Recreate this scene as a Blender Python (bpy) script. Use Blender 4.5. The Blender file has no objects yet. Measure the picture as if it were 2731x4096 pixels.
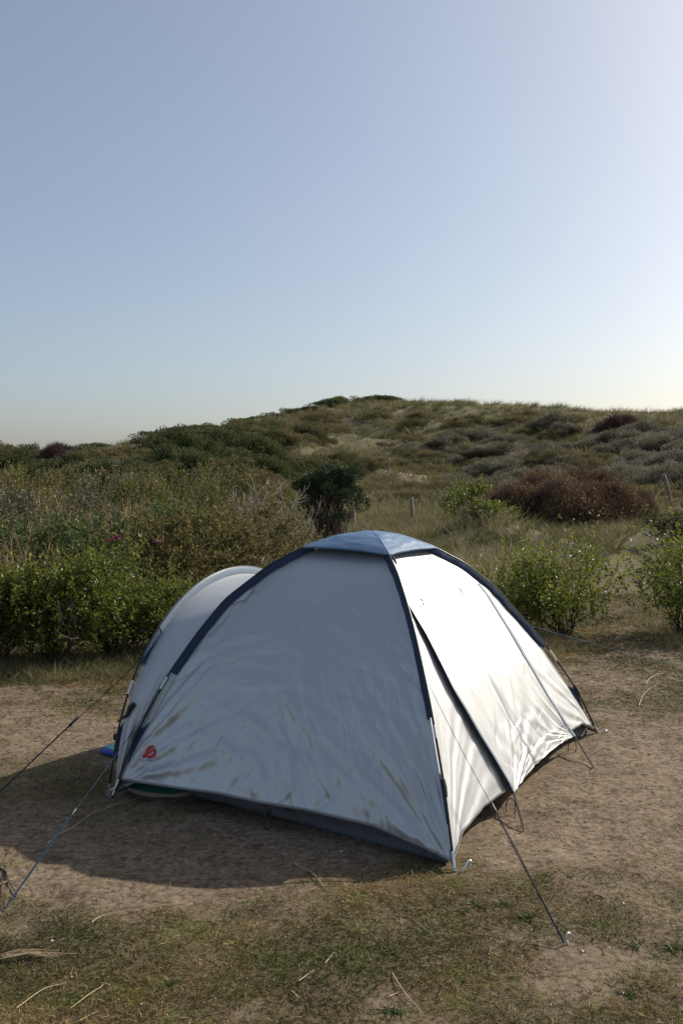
import bpy, math
import numpy as np
from mathutils import Vector

# ------------------------------------------------------------------ camera, sky, sun
scene = bpy.context.scene
IW, IH, FPX, HZ, CAMH = 2731.0, 4096.0, 3700.0, 1920.0, 1.6      # photo size, focal length in px, horizon row, eye height
PITCH = math.atan((IH / 2 - HZ) / FPX)
cam_d = bpy.data.cameras.new('camera')
cam_d.sensor_fit = 'VERTICAL'
cam_d.sensor_height = 22.3
cam_d.lens = 22.3 * FPX / IH
cam_d.clip_start = 0.05
cam_d.clip_end = 6000
cam = bpy.data.objects.new('camera', cam_d)
scene.collection.objects.link(cam)
cam.location = (0, 0, CAMH)
cam.rotation_euler = (math.pi / 2 - PITCH, 0, 0)
scene.camera = cam

SUN_EL, SUN_AZ = math.radians(35.5), math.radians(56)          # azimuth from +Y towards +X
world = bpy.data.worlds.new('World')
scene.world = world
world.use_nodes = True
wn = world.node_tree.nodes
wl = world.node_tree.links
bg = wn['Background']
sky = wn.new('ShaderNodeTexSky')
sky.sky_type = 'NISHITA'
sky.sun_disc = False
sky.sun_elevation = SUN_EL
sky.sun_rotation = SUN_AZ
sky.altitude = 0
sky.air_density = 0.85
sky.dust_density = 2.5
sky.ozone_density = 1.0
bg.inputs['Strength'].default_value = 0.104
wb = wn.new('ShaderNodeMix')                      # white balance of the photograph
wb.data_type = 'RGBA'
wb.blend_type = 'MULTIPLY'
wb.inputs[0].default_value = 1.0
wb.inputs[7].default_value = (1.05, 1.035, 0.965, 1)
wl.new(sky.outputs['Color'], wb.inputs[6])
hz = wn.new('ShaderNodeMix')                      # even veil of sea haze over the whole sky
hz.data_type = 'RGBA'
hz.blend_type = 'ADD'
hz.inputs[0].default_value = 1.0
hz.inputs[7].default_value = (0.74, 0.78, 1.02, 1)
wl.new(wb.outputs[2], hz.inputs[6])
wl.new(hz.outputs[2], bg.inputs['Color'])

sun_d = bpy.data.lights.new('sun', 'SUN')
sun_d.energy = 5.0
sun_d.angle = math.radians(0.55)
sun_d.color = (1.0, 0.93, 0.82)
sun = bpy.data.objects.new('sun', sun_d)
scene.collection.objects.link(sun)
SUNV = Vector((math.sin(SUN_AZ) * math.cos(SUN_EL), math.cos(SUN_AZ) * math.cos(SUN_EL), math.sin(SUN_EL)))
sun.rotation_euler = SUNV.to_track_quat('Z', 'Y').to_euler()
sun.location = (20, 20, 30)

vs = scene.view_settings
vs.view_transform = 'Standard'
vs.look = 'None'
vs.exposure = 0.12
vs.gamma = 1.0
vs.use_curve_mapping = False

# ------------------------------------------------------------------ small helpers
rng = np.random.default_rng(11)
COL = scene.collection
V3 = lambda *a: np.array(a, float)


def norm(v):
    return v / (np.linalg.norm(v, axis=-1, keepdims=True) + 1e-12)


def smooth(a, b, x):
    t = np.clip((x - a) / (b - a), 0, 1)
    return t * t * (3 - 2 * t)


_lat = np.random.default_rng(5).random((256, 256))


def vnoise(x, y):
    xi = np.floor(x).astype(int)
    yi = np.floor(y).astype(int)
    fx, fy = x - xi, y - yi
    fx = fx * fx * (3 - 2 * fx)
    fy = fy * fy * (3 - 2 * fy)
    g = lambda i, j: _lat[i & 255, j & 255]
    return ((g(xi, yi) * (1 - fx) + g(xi + 1, yi) * fx) * (1 - fy) + (g(xi, yi + 1) * (1 - fx) + g(xi + 1, yi + 1) * fx) * fy) * 2 - 1


def fbm(x, y, o=4):
    s, a, t = 0, 1.0, 0
    for k in range(o):
        s = s + a * vnoise(x * 2 ** k + 17.3 * k, y * 2 ** k - 9.1 * k)
        t += a
        a *= 0.5
    return s / t


def make_mesh(name, V, F, smooth_sh=True, tint=None, attrs=None):
    """F: one (M,k) int array or a list of them; tint: per-vertex float"""
    me = bpy.data.meshes.new(name)
    V = np.asarray(V, np.float32)
    Fs = F if isinstance(F, list) else [F]
    Fs = [np.asarray(f, np.int32) for f in Fs if len(f)]
    me.vertices.add(len(V))
    me.vertices.foreach_set('co', V.ravel())
    idx = np.concatenate([f.ravel() for f in Fs])
    tot = np.concatenate([np.full(len(f), f.shape[1], np.int32) for f in Fs])
    st = np.concatenate([[0], np.cumsum(tot)[:-1]]).astype(np.int32)
    me.loops.add(len(idx))
    me.loops.foreach_set('vertex_index', idx)
    me.polygons.add(len(tot))
    me.polygons.foreach_set('loop_start', st)
    me.polygons.foreach_set('loop_total', tot)
    me.polygons.foreach_set('use_smooth', np.full(len(tot), bool(smooth_sh)))
    al = dict(attrs or {})
    if tint is not None:
        al['tint'] = tint
    for k, v in al.items():
        a = me.attributes.new(k, 'FLOAT', 'POINT')
        a.data.foreach_set('value', np.asarray(v, np.float32))
    me.update(calc_edges=True)
    me.validate()
    return me


def obj(name, me, mat=None, parent=None):
    o = bpy.data.objects.new(name, me)
    COL.objects.link(o)
    if mat is not None and me is not None and not me.materials:
        me.materials.append(mat)
    if parent is not None:
        o.parent = parent
    return o


def tag(o, label=None, cat=None, group=None, kind=None):
    if label:
        o['label'] = label
    if cat:
        o['category'] = cat
    if group:
        o['group'] = group
    if kind:
        o['kind'] = kind
    return o


def empty(name, loc=(0, 0, 0), rz=0):
    o = bpy.data.objects.new(name, None)
    o.empty_display_size = 0.1
    o.location = loc
    o.rotation_euler = (0, 0, rz)
    COL.objects.link(o)
    return o


class MB:
    """collects shapes into one mesh"""
    def __init__(self):
        self.v, self.f, self.n, self.t = [], {}, 0, []

    def add(self, V, F, t=None):
        V = np.asarray(V, float)
        F = np.asarray(F, int)
        self.v.append(V)
        self.f.setdefault(F.shape[1], []).append(F + self.n)
        self.n += len(V)
        self.t.append(np.full(len(V), 0.5) if t is None else np.broadcast_to(np.asarray(t, float), (len(V),)))
        return self

    def tube(self, P, R, n=6, t=None, cap=True):
        P = np.asarray(P, float)
        m = len(P)
        R = np.broadcast_to(np.asarray(R, float), (m,))
        T = np.gradient(P, axis=0)
        T = norm(T)
        ref = np.array([0, 0, 1.0]) if abs(T[:, 2]).mean() < 0.8 else np.array([1.0, 0, 0])
        A = norm(np.cross(T, ref))
        B = np.cross(T, A)
        an = np.arange(n) * 2 * math.pi / n
        V = P[:, None] + R[:, None, None] * (np.cos(an)[None, :, None] * A[:, None] + np.sin(an)[None, :, None] * B[:, None])
        V = V.reshape(-1, 3)
        i, j = np.meshgrid(np.arange(m - 1), np.arange(n), indexing='ij')
        F = np.stack([i * n + j, i * n + (j + 1) % n, (i + 1) * n + (j + 1) % n, (i + 1) * n + j], -1).reshape(-1, 4)
        self.add(V, F, t)
        if cap:
            self.add(V[:n], np.arange(n)[None, ::-1], t)
            self.add(V[-n:], np.arange(n)[None], t)
        return self

    def box(self, c, s, R=None):
        c, s = np.asarray(c, float), np.asarray(s, float) / 2
        q = np.array([[x, y, z] for x in (-1, 1) for y in (-1, 1) for z in (-1, 1)], float) * s
        if R is not None:
            q = q @ np.asarray(R, float).T
        self.add(q + c, [[0, 1, 3, 2], [4, 6, 7, 5], [0, 4, 5, 1], [2, 3, 7, 6], [0, 2, 6, 4], [1, 5, 7, 3]])
        return self

    def mesh(self, name, smooth_sh=True):
        return make_mesh(name, np.concatenate(self.v), [np.concatenate(x) for x in self.f.values()], smooth_sh, np.concatenate(self.t))

    def build(self, name, mat, parent=None, smooth_sh=True):
        return obj(name, self.mesh(name, smooth_sh), mat, parent)


def grid_faces(m, n, off=0):
    i, j = np.meshgrid(np.arange(m - 1), np.arange(n - 1), indexing='ij')
    return (np.stack([i * n + j, (i + 1) * n + j, (i + 1) * n + j + 1, i * n + j + 1], -1).reshape(-1, 4)) + off


# ------------------------------------------------------------------ photo pixel -> direction
def ray(p):
    x, y = (p[0] - IW / 2) / FPX, -(p[1] - IH / 2) / FPX
    c, s = math.cos(-PITCH), math.sin(-PITCH)
    return V3(x, c - y * s, s + y * c)


def proj(X):
    v = np.asarray(X, float) - V3(0, 0, CAMH)
    c, s = math.cos(PITCH), math.sin(PITCH)
    yy = v[..., 1] * c - v[..., 2] * s
    zz = v[..., 1] * s + v[..., 2] * c
    return np.stack([IW / 2 + FPX * v[..., 0] / yy, IH / 2 - FPX * zz / yy], -1)


EYE = V3(0, 0, CAMH)


def on_plane(p, q, n):
    d = ray(p)
    return EYE + d * (((q - EYE) @ n) / (d @ n))


# ------------------------------------------------------------------ terrain
DT = np.array([0, 9, 25, 40, 50, 62, 75, 90, 100, 120, 160, 300, 1500, 6000.0])
CT = np.array([-2400, -400, 0, 230, 550, 900, 1200, 1480, 2000, 2400, 2731, 3300, 5200.0])
ZT = np.array([
    [0, 0, 0.0, .2, .5, 1.0, 2.0, 3.4, 4.2, 5.2, 6.0, 4, 1, 0],
    [0, 0, 0.0, .2, .5, 1.0, 2.2, 3.4, 4.2, 5.2, 6.2, 4, 1, 0],
    [0, 0, 0.0, .2, .5, 1.1, 2.2, 3.4, 4.2, 5.2, 6.4, 4, 1, 0],
    [0, 0, 0.0, .2, .7, 1.9, 3.0, 3.4, 3.6, 4.4, 5.6, 4, 1, 0],
    [0, 0, 0.0, .3, .9, 2.6, 4.6, 4.2, 3.6, 3.4, 3.8, 3, 1, 0],
    [0, 0, 0.0, .3, 1.1, 3.1, 5.7, 6.5, 5.8, 4.5, 3.8, 3, 1, 0],
    [0, 0, 0.0, .3, .9, 2.8, 5.6, 8.2, 8.5, 5.8, 4.0, 3, 1, 0],
    [0, 0, 0.0, .2, .8, 2.5, 5.3, 8.8, 9.6, 6.8, 4.0, 3, 1, 0],
    [0, 0, 0.0, .2, .9, 2.3, 4.9, 8.4, 9.2, 6.8, 4.0, 3, 1, 0],
    [0, .02, .1, .4, 1.5, 3.2, 5.4, 7.7, 8.0, 6.2, 4.0, 3, 1, 0],
    [0, .02, .1, .6, 1.9, 3.8, 5.9, 7.5, 7.4, 6.0, 4.0, 3, 1, 0],
    [0, .02, .1, .6, 1.9, 3.8, 5.9, 7.5, 7.4, 6.0, 4.0, 3, 1, 0],
    [0, .02, .1, .6, 1.9, 3.8, 5.9, 7.5, 7.4, 6.0, 4.0, 3, 1, 0]])
DF = np.concatenate([np.arange(0, 200, 1.0), np.geomspace(200, 6000, 60)])
CF = np.linspace(CT[0], CT[-1], 160)
_t = np.stack([np.interp(DF, DT, z) for z in ZT])
_k = np.hanning(13)
_k /= _k.sum()
_p = np.pad(_t[:, :200], ((0, 0), (6, 6)), mode='edge')
_s = np.stack([np.convolve(r, _k, 'valid') for r in _p])
_t[:, 10:194] = _s[:, 10:194]
_t2 = np.stack([np.interp(CF, CT, _t[:, j]) for j in range(len(DF))], 1)
_k2 = np.hanning(9)
_k2 /= _k2.sum()
_t2 = np.stack([np.convolve(np.pad(_t2[:, j], 4, mode='edge'), _k2, 'valid') for j in range(len(DF))], 1)


_dg = np.random.default_rng(71)
DENTS = np.c_[_dg.uniform(-2.6, 3.2, 110), _dg.uniform(2.4, 7.6, 110), _dg.uniform(0, math.pi, 110), _dg.uniform(.006, .016, 110), _dg.uniform(.05, .11, 110)]


def dents(x, y):
    z = np.zeros_like(x)
    for cx, cy, a, dp, r in DENTS:
        u = (x - cx) * math.cos(a) + (y - cy) * math.sin(a)
        v = -(x - cx) * math.sin(a) + (y - cy) * math.cos(a)
        q = (u / (r * 1.6)) ** 2 + (v / (r * .75)) ** 2
        z -= dp * np.exp(-q * q) - .35 * dp * np.exp(-(q - 2.2) ** 2)
    return z


def height(x, y):
    x, y = np.asarray(x, float), np.asarray(y, float)
    d = np.hypot(x, y)
    a = np.clip(np.arctan2(x, np.maximum(y, 1e-3)), -0.79, 0.79)
    c = np.clip(IW / 2 + FPX * np.tan(a), CT[0], CT[-1])
    fi = np.interp(c, CF, np.arange(len(CF)))
    fj = np.interp(d, DF, np.arange(len(DF)))
    i = np.minimum(fi.astype(int), len(CF) - 2)
    j = np.minimum(fj.astype(int), len(DF) - 2)
    u, v = fi - i, fj - j
    z = (_t2[i, j] * (1 - u) + _t2[i + 1, j] * u) * (1 - v) + (_t2[i, j + 1] * (1 - u) + _t2[i + 1, j + 1] * u) * v
    z = np.where(y > 0, z, 0)
    far = smooth(1500, 600, d)
    w1 = smooth(38, 60, d) * far
    z = z + w1 * (0.75 * fbm(x / 9 + 3, y / 9, 3) + 0.40 * fbm(x / 2.6, y / 2.6 + 40, 2) + 0.16 * vnoise(x / 1.3 + 5, y / 1.3))
    w2 = smooth(10, 18, d) * far
    z = z + w2 * 0.14 * fbm(x / 3.1 + 8, y / 3.1, 3)
    z = z + 0.55 * np.exp(-(((x - 3.3) / 1.9) ** 2 + ((y - 20.5) / 1.6) ** 2)) + 0.5 * np.exp(-(((x - 8.2) / 1.6) ** 2 + ((y - 21.5) / 2.0) ** 2))
    near = smooth(14, 9, d)
    z = z + near * (0.020 * fbm(x / 0.75, y / 0.75 + 5, 3) + 0.009 * fbm(x / 0.2, y / 0.2, 3))
    near = d < 9.5
    if near.any():
        if z.ndim == 0:
            z = z + dents(x[None], y[None])[0]
        else:
            z[near] += dents(x[near], y[near])
    return z


def ground(p):
    d = ray(p)
    t = np.concatenate([np.arange(1.5, 30, 0.01), np.arange(30, 400, 0.05)])
    P = EYE + d[None] * t[:, None]
    below = P[:, 2] < height(P[:, 0], P[:, 1])
    k = int(np.argmax(below)) if below.any() else len(t) - 1
    return P[k]


def on_ground(x, y, dz=0.0):
    return V3(x, y, float(height(x, y)) + dz)


PATH = np.array([[2.55, 8.6], [2.85, 10.2], [3.5, 12.5], [4.9, 16.0], [7.2, 21.0], [10.5, 29.0], [13.5, 37.0], [17, 45]])


def path_dist(x, y):
    best = np.full(np.shape(x), 1e9)
    for a, b in zip(PATH[:-1], PATH[1:]):
        ab = b - a
        t = np.clip(((x - a[0]) * ab[0] + (y - a[1]) * ab[1]) / (ab @ ab), 0, 1)
        best = np.minimum(best, np.hypot(x - a[0] - t * ab[0], y - a[1] - t * ab[1]))
    return best


def edge_y(x):     # far edge of the mown pitch
    return 7.35 + 0.75 * smooth(-2.6, 1.6, x) + 0.55 * smooth(0.5, 2.5, x) + 0.12 * vnoise(x * 1.7, x * 0 + 3)


def wildness(x, y):
    return smooth(-0.15, 0.35, y - edge_y(x)) * smooth(0.25, 0.6, path_dist(x, y) + 0.12 * fbm(x * 2, y * 2, 2))


def turf(x, y):    # 0 bare sand .. 1 grown over, on the mown pitch
    n = 0.95 * fbm(x / 0.9 + 31, y / 0.6 + 2, 4) + 0.55 * fbm(x / 0.16 + 5, y / 0.16, 3)
    b = 0.50 * smooth(4.6, 2.5, y) - 0.10 + 0.5 * smooth(-0.7, 0.0, y - edge_y(x))
    b = b - 0.55 * np.exp(-(((x - 1.05) / .42) ** 2 + ((y - 3.85) / .42) ** 2)) - 0.4 * np.exp(-(((x + .35) / .55) ** 2 + ((y - 3.9) / .35) ** 2))
    b = b + 0.28 * smooth(3.4, 2.8, y) * smooth(0.1, 0.7, x)
    b = b + 0.34 * np.exp(-(((x - .35) / .4) ** 2 + ((y - 3.45) / .22) ** 2))
    return smooth(-0.45, 0.65, n + b)


SAND_SPOTS = [(1545, 2010, 2.2), (1490, 2065, 1.6), (1690, 1915, 2.6), (1180, 1762, 1.5), (590, 1778, 2.5), (20, 1800, 4)]

# ------------------------------------------------------------------ materials
def new_mat(name):
    m = bpy.data.materials.new(name)
    m.use_nodes = True
    nt = m.node_tree
    p = nt.nodes['Principled BSDF']
    return m, nt, p


def ramp(nt, fac, stops):
    r = nt.nodes.new('ShaderNodeValToRGB')
    el = r.color_ramp.elements
    while len(el) < len(stops):
        el.new(0.5)
    for e, (pos, c) in zip(el, stops):
        e.position = pos
        e.color = (*c, 1)
    nt.links.new(fac, r.inputs['Fac'])
    return r.outputs['Color']


def tex_noise(nt, scale, detail=4, rough=0.55, coord=None):
    n = nt.nodes.new('ShaderNodeTexNoise')
    n.inputs['Scale'].default_value = scale
    n.inputs['Detail'].default_value = detail
    n.inputs['Roughness'].default_value = rough
    if coord is not None:
        nt.links.new(coord, n.inputs['Vector'])
    return n.outputs['Fac']


def attr(nt, name):
    a = nt.nodes.new('ShaderNodeAttribute')
    a.attribute_name = name
    return a.outputs['Fac']


def mixc(nt, fac, a, b):
    m = nt.nodes.new('ShaderNodeMix')
    m.data_type = 'RGBA'
    for s, v in ((m.inputs[0], fac), (m.inputs[6], a), (m.inputs[7], b)):
        if isinstance(v, (int, float)):
            s.default_value = v
        elif isinstance(v, tuple):
            s.default_value = (*v, 1)
        else:
            nt.links.new(v, s)
    return m.outputs[2]


def bump(nt, p, h, strength, dist):
    b = nt.nodes.new('ShaderNodeBump')
    b.inputs['Strength'].default_value = strength
    b.inputs['Distance'].default_value = dist
    nt.links.new(h, b.inputs['Height'])
    nt.links.new(b.outputs['Normal'], p.inputs['Normal'])


def geo_pos(nt):
    return nt.nodes.new('ShaderNodeNewGeometry').outputs['Position']


def obj_co(nt):
    return nt.nodes.new('ShaderNodeTexCoord').outputs['Object']


def leaf_mat(name, stops, rough=0.45, trans=0.3, spec=0.5, vary=0.2, glow=False):
    m, nt, p = new_mat(name)
    oi = nt.nodes.new('ShaderNodeObjectInfo')
    ad = nt.nodes.new('ShaderNodeMath')
    ad.operation = 'MULTIPLY_ADD'
    nt.links.new(oi.outputs['Random'], ad.inputs[0])
    ad.inputs[1].default_value = vary
    ad2 = nt.nodes.new('ShaderNodeMath')
    ad2.operation = 'ADD'
    ad.inputs[2].default_value = -vary / 2
    nt.links.new(ad.outputs[0], ad2.inputs[0])
    nt.links.new(attr(nt, 'tint'), ad2.inputs[1])
    c = ramp(nt, ad2.outputs[0], stops)
    nt.links.new(c, p.inputs['Base Color'])
    p.inputs['Roughness'].default_value = rough
    p.inputs['Specular IOR Level'].default_value = spec
    if trans > 0:
        tr = nt.nodes.new('ShaderNodeBsdfTranslucent')
        br = mixc(nt, 0.3, c, (0.20, 0.24, 0.03))
        nt.links.new(br if glow else c, tr.inputs['Color'])
        mx = nt.nodes.new('ShaderNodeMixShader')
        mx.inputs[0].default_value = trans
        nt.links.new(p.outputs[0], mx.inputs[1])
        nt.links.new(tr.outputs[0], mx.inputs[2])
        nt.links.new(mx.outputs[0], nt.nodes['Material Output'].inputs['Surface'])
    return m


def plain_mat(name, col, rough=0.6, metal=0.0, var=0.15, scale=30, spec=0.5, bmp=0.0):
    m, nt, p = new_mat(name)
    n = tex_noise(nt, scale, 3, 0.6, obj_co(nt))
    lo = tuple(c * (1 - var) for c in col)
    hi = tuple(min(1, c * (1 + var)) for c in col)
    nt.links.new(ramp(nt, n, [(0.3, lo), (0.7, hi)]), p.inputs['Base Color'])
    p.inputs['Roughness'].default_value = rough
    p.inputs['Metallic'].default_value = metal
    p.inputs['Specular IOR Level'].default_value = spec
    if bmp:
        bump(nt, p, n, bmp, 0.004)
    return m


def fabric_mat(name, col, rough, metal, bscale=16, bstr=0.25, col2=None):
    m, nt, p = new_mat(name)
    co = geo_pos(nt)
    n1 = tex_noise(nt, bscale, 5, 0.62, co)
    n2 = tex_noise(nt, 2.2, 3, 0.5, co)
    nt.links.new(ramp(nt, n2, [(0.3, tuple(c * 0.94 for c in col)), (0.7, col2 or col)]), p.inputs['Base Color'])
    p.inputs['Roughness'].default_value = rough
    p.inputs['Metallic'].default_value = metal
    p.inputs['Specular IOR Level'].default_value = 0.4
    bump(nt, p, n1, bstr, 0.012)
    return m


M = {}
M['fly'] = fabric_mat('silver_fly_fabric', (0.52, 0.535, 0.54), 0.45, 0.54, 14, 0.10)
M['cap'] = fabric_mat('blue_cap_fabric', (0.076, 0.142, 0.240), 0.55, 0.0, 14, 0.15, (0.088, 0.158, 0.270))
M['sleeve'] = fabric_mat('navy_sleeve_fabric', (0.012, 0.034, 0.078), 0.65, 0.0, 22, 0.4)
M['porch_sleeve'] = fabric_mat('grey_blue_sleeve_fabric', (0.10, 0.145, 0.20), 0.55, 0.0, 22, 0.15)
M['tape'] = fabric_mat('grey_blue_tape', (0.17, 0.22, 0.29), 0.6, 0.0, 60, 0.3)
M['sheet'] = fabric_mat('dark_groundsheet', (0.068, 0.072, 0.080), 0.35, 0.0, 26, 1.0)
M['pole'] = plain_mat('black_fibreglass', (0.012, 0.012, 0.013), 0.35)
M['ferrule'] = plain_mat('brushed_aluminium', (0.62, 0.64, 0.66), 0.32, 0.9)
M['steel'] = plain_mat('galvanised_steel', (0.70, 0.71, 0.72), 0.3, 0.95)
M['black'] = plain_mat('black_plastic', (0.010, 0.010, 0.011), 0.45)
M['cord_black'] = plain_mat('black_cord', (0.012, 0.012, 0.014), 0.8)
M['cord_blue'] = plain_mat('blue_cord', (0.022, 0.045, 0.085), 0.85, var=0.5, scale=160, spec=0.1)
M['cord_teal'] = plain_mat('teal_cord', (0.03, 0.11, 0.16), 0.85, var=0.5, scale=160, spec=0.1)
M['cord_dark'] = plain_mat('dark_navy_cord', (0.010, 0.020, 0.042), 0.85, var=0.4, scale=160, spec=0.1)
M['red'] = plain_mat('red_print', (0.50, 0.018, 0.018), 0.5)
M['ink'] = plain_mat('black_print', (0.02, 0.02, 0.022), 0.5)
M['canvas'] = fabric_mat('navy_canvas', (0.012, 0.03, 0.10), 0.7, 0, 40, 0.5)
M['wood'] = plain_mat('weathered_wood', (0.20, 0.175, 0.145), 0.85, var=0.4, scale=9, bmp=0.5)
M['stem'] = plain_mat('brown_stem', (0.075, 0.055, 0.04), 0.85, var=0.35, scale=20)
M['stem_dark'] = plain_mat('dark_stem', (0.045, 0.034, 0.026), 0.9, var=0.35, scale=20)
M['deadwood'] = plain_mat('pale_deadwood', (0.25, 0.21, 0.165), 0.85, var=0.35, scale=12)
M['lichen'] = plain_mat('lichened_twig', (0.30, 0.215, 0.10), 0.85, var=0.4, scale=14)
M['straw'] = plain_mat('dry_straw', (0.42, 0.32, 0.18), 0.7, var=0.25, scale=25)
M['bark'] = plain_mat('dark_bark', (0.07, 0.045, 0.035), 0.9, var=0.4, scale=30)

M['privet'] = leaf_mat('privet_leaf', [(0.0, (0.049, 0.068, 0.013)), (0.45, (0.095, 0.120, 0.021)), (0.8, (0.165, 0.177, 0.031)), (1.0, (0.281, 0.236, 0.055))], 0.42, 0.45, 0.4, glow=True)
M['privet_yellow'] = leaf_mat('yellow_green_privet_leaf', [(0.0, (0.049, 0.071, 0.013)), (0.45, (0.099, 0.130, 0.022)), (0.8, (0.178, 0.194, 0.032)), (1.0, (0.292, 0.254, 0.054))], 0.42, 0.48, 0.4, glow=True)  # privet leaf again in a slightly lighter yellow-green
M['rose'] = leaf_mat('rose_leaf', [(0.0, (0.052, 0.067, 0.024)), (0.4, (0.103, 0.108, 0.035)), (0.7, (0.162, 0.134, 0.046)), (1.0, (0.280, 0.192, 0.072))], 0.6, 0.38, 0.3)
M['rose_green'] = leaf_mat('green_rose_leaf', [(0.0, (0.034, 0.068, 0.024)), (0.5, (0.076, 0.117, 0.034)), (0.85, (0.151, 0.151, 0.050)), (1.0, (0.284, 0.189, 0.067))], 0.6, 0.4, 0.3)
M['silver_leaf'] = leaf_mat('silvery_leaf', [(0.0, (0.062, 0.066, 0.034)), (0.55, (0.125, 0.122, 0.070)), (0.9, (0.25, 0.235, 0.165)), (1.0, (0.46, 0.45, 0.38))], 0.55, 0.25, 0.3)
M['olive_leaf'] = leaf_mat('olive_leaf', [(0.0, (0.063, 0.075, 0.022)), (0.5, (0.124, 0.125, 0.034)), (1.0, (0.259, 0.208, 0.066))], 0.6, 0.38, 0.3)
M['juniper'] = leaf_mat('juniper_needle', [(0.0, (0.015, 0.034, 0.015)), (0.5, (0.034, 0.064, 0.024)), (0.85, (0.064, 0.091, 0.030)), (1.0, (0.122, 0.107, 0.038))], 0.6, 0.08, 0.3)
M['russet'] = leaf_mat('russet_twig', [(0.0, (0.068, 0.044, 0.030)), (0.5, (0.120, 0.076, 0.050)), (0.85, (0.185, 0.120, 0.072)), (1.0, (0.29, 0.20, 0.115))], 0.7, 0.25, 0.3, vary=.5)
M['plum'] = leaf_mat('plum_twig', [(0.0, (0.044, 0.025, 0.025)), (0.5, (0.077, 0.045, 0.043)), (1.0, (0.138, 0.081, 0.069))], 0.7, 0.2, 0.3)
M['buckthorn'] = leaf_mat('buckthorn_leaf', [(0.0, (0.074, 0.067, 0.043)), (0.5, (0.151, 0.137, 0.092)), (1.0, (0.314, 0.280, 0.207))], 0.6, 0.25, 0.3, 0.4)
M['dune_bush'] = leaf_mat('dune_bush_leaf', [(0.0, (0.044, 0.051, 0.021)), (0.45, (0.092, 0.097, 0.040)), (0.75, (0.146, 0.134, 0.057)), (1.0, (0.240, 0.197, 0.092))], 0.7, 0.3, 0.2, 0.55)
M['dune_green'] = leaf_mat('dune_green_leaf', [(0.0, (0.031, 0.049, 0.018)), (0.5, (0.065, 0.086, 0.030)), (1.0, (0.137, 0.149, 0.053))], 0.65, 0.3, 0.25, 0.4)
M['heath'] = leaf_mat('heath_leaf', [(0.0, (0.078, 0.068, 0.035)), (0.5, (0.158, 0.134, 0.066)), (1.0, (0.277, 0.240, 0.116))], 0.75, 0.3, 0.2)
M['marram'] = leaf_mat('marram_blade', [(0.0, (0.084, 0.089, 0.031)), (0.4, (0.161, 0.151, 0.066)), (0.75, (0.290, 0.246, 0.124)), (1.0, (0.459, 0.381, 0.203))], 0.6, 0.32, 0.3)
M['lawn'] = leaf_mat('lawn_blade', [(0.0, (0.041, 0.056, 0.010)), (0.4, (0.080, 0.090, 0.018)), (0.7, (0.169, 0.136, 0.042)), (1.0, (0.390, 0.273, 0.111))], 0.55, 0.32, 0.3)
M['litter'] = leaf_mat('dry_litter', [(0.0, (0.086, 0.064, 0.039)), (0.5, (0.172, 0.128, 0.073)), (1.0, (0.326, 0.249, 0.147))], 0.7, 0.08, 0.2)
M['weed'] = leaf_mat('weed_leaf', [(0.0, (0.055, 0.085, 0.03)), (1.0, (0.12, 0.16, 0.065))], 0.5, 0.3, 0.3)
M['petal'] = leaf_mat('pink_petal', [(0.0, (0.30, 0.015, 0.16)), (1.0, (0.50, 0.03, 0.26))], 0.6, 0.3, 0.2)
M['shell'] = plain_mat('shell_bits', (0.62, 0.58, 0.52), 0.5)


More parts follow.
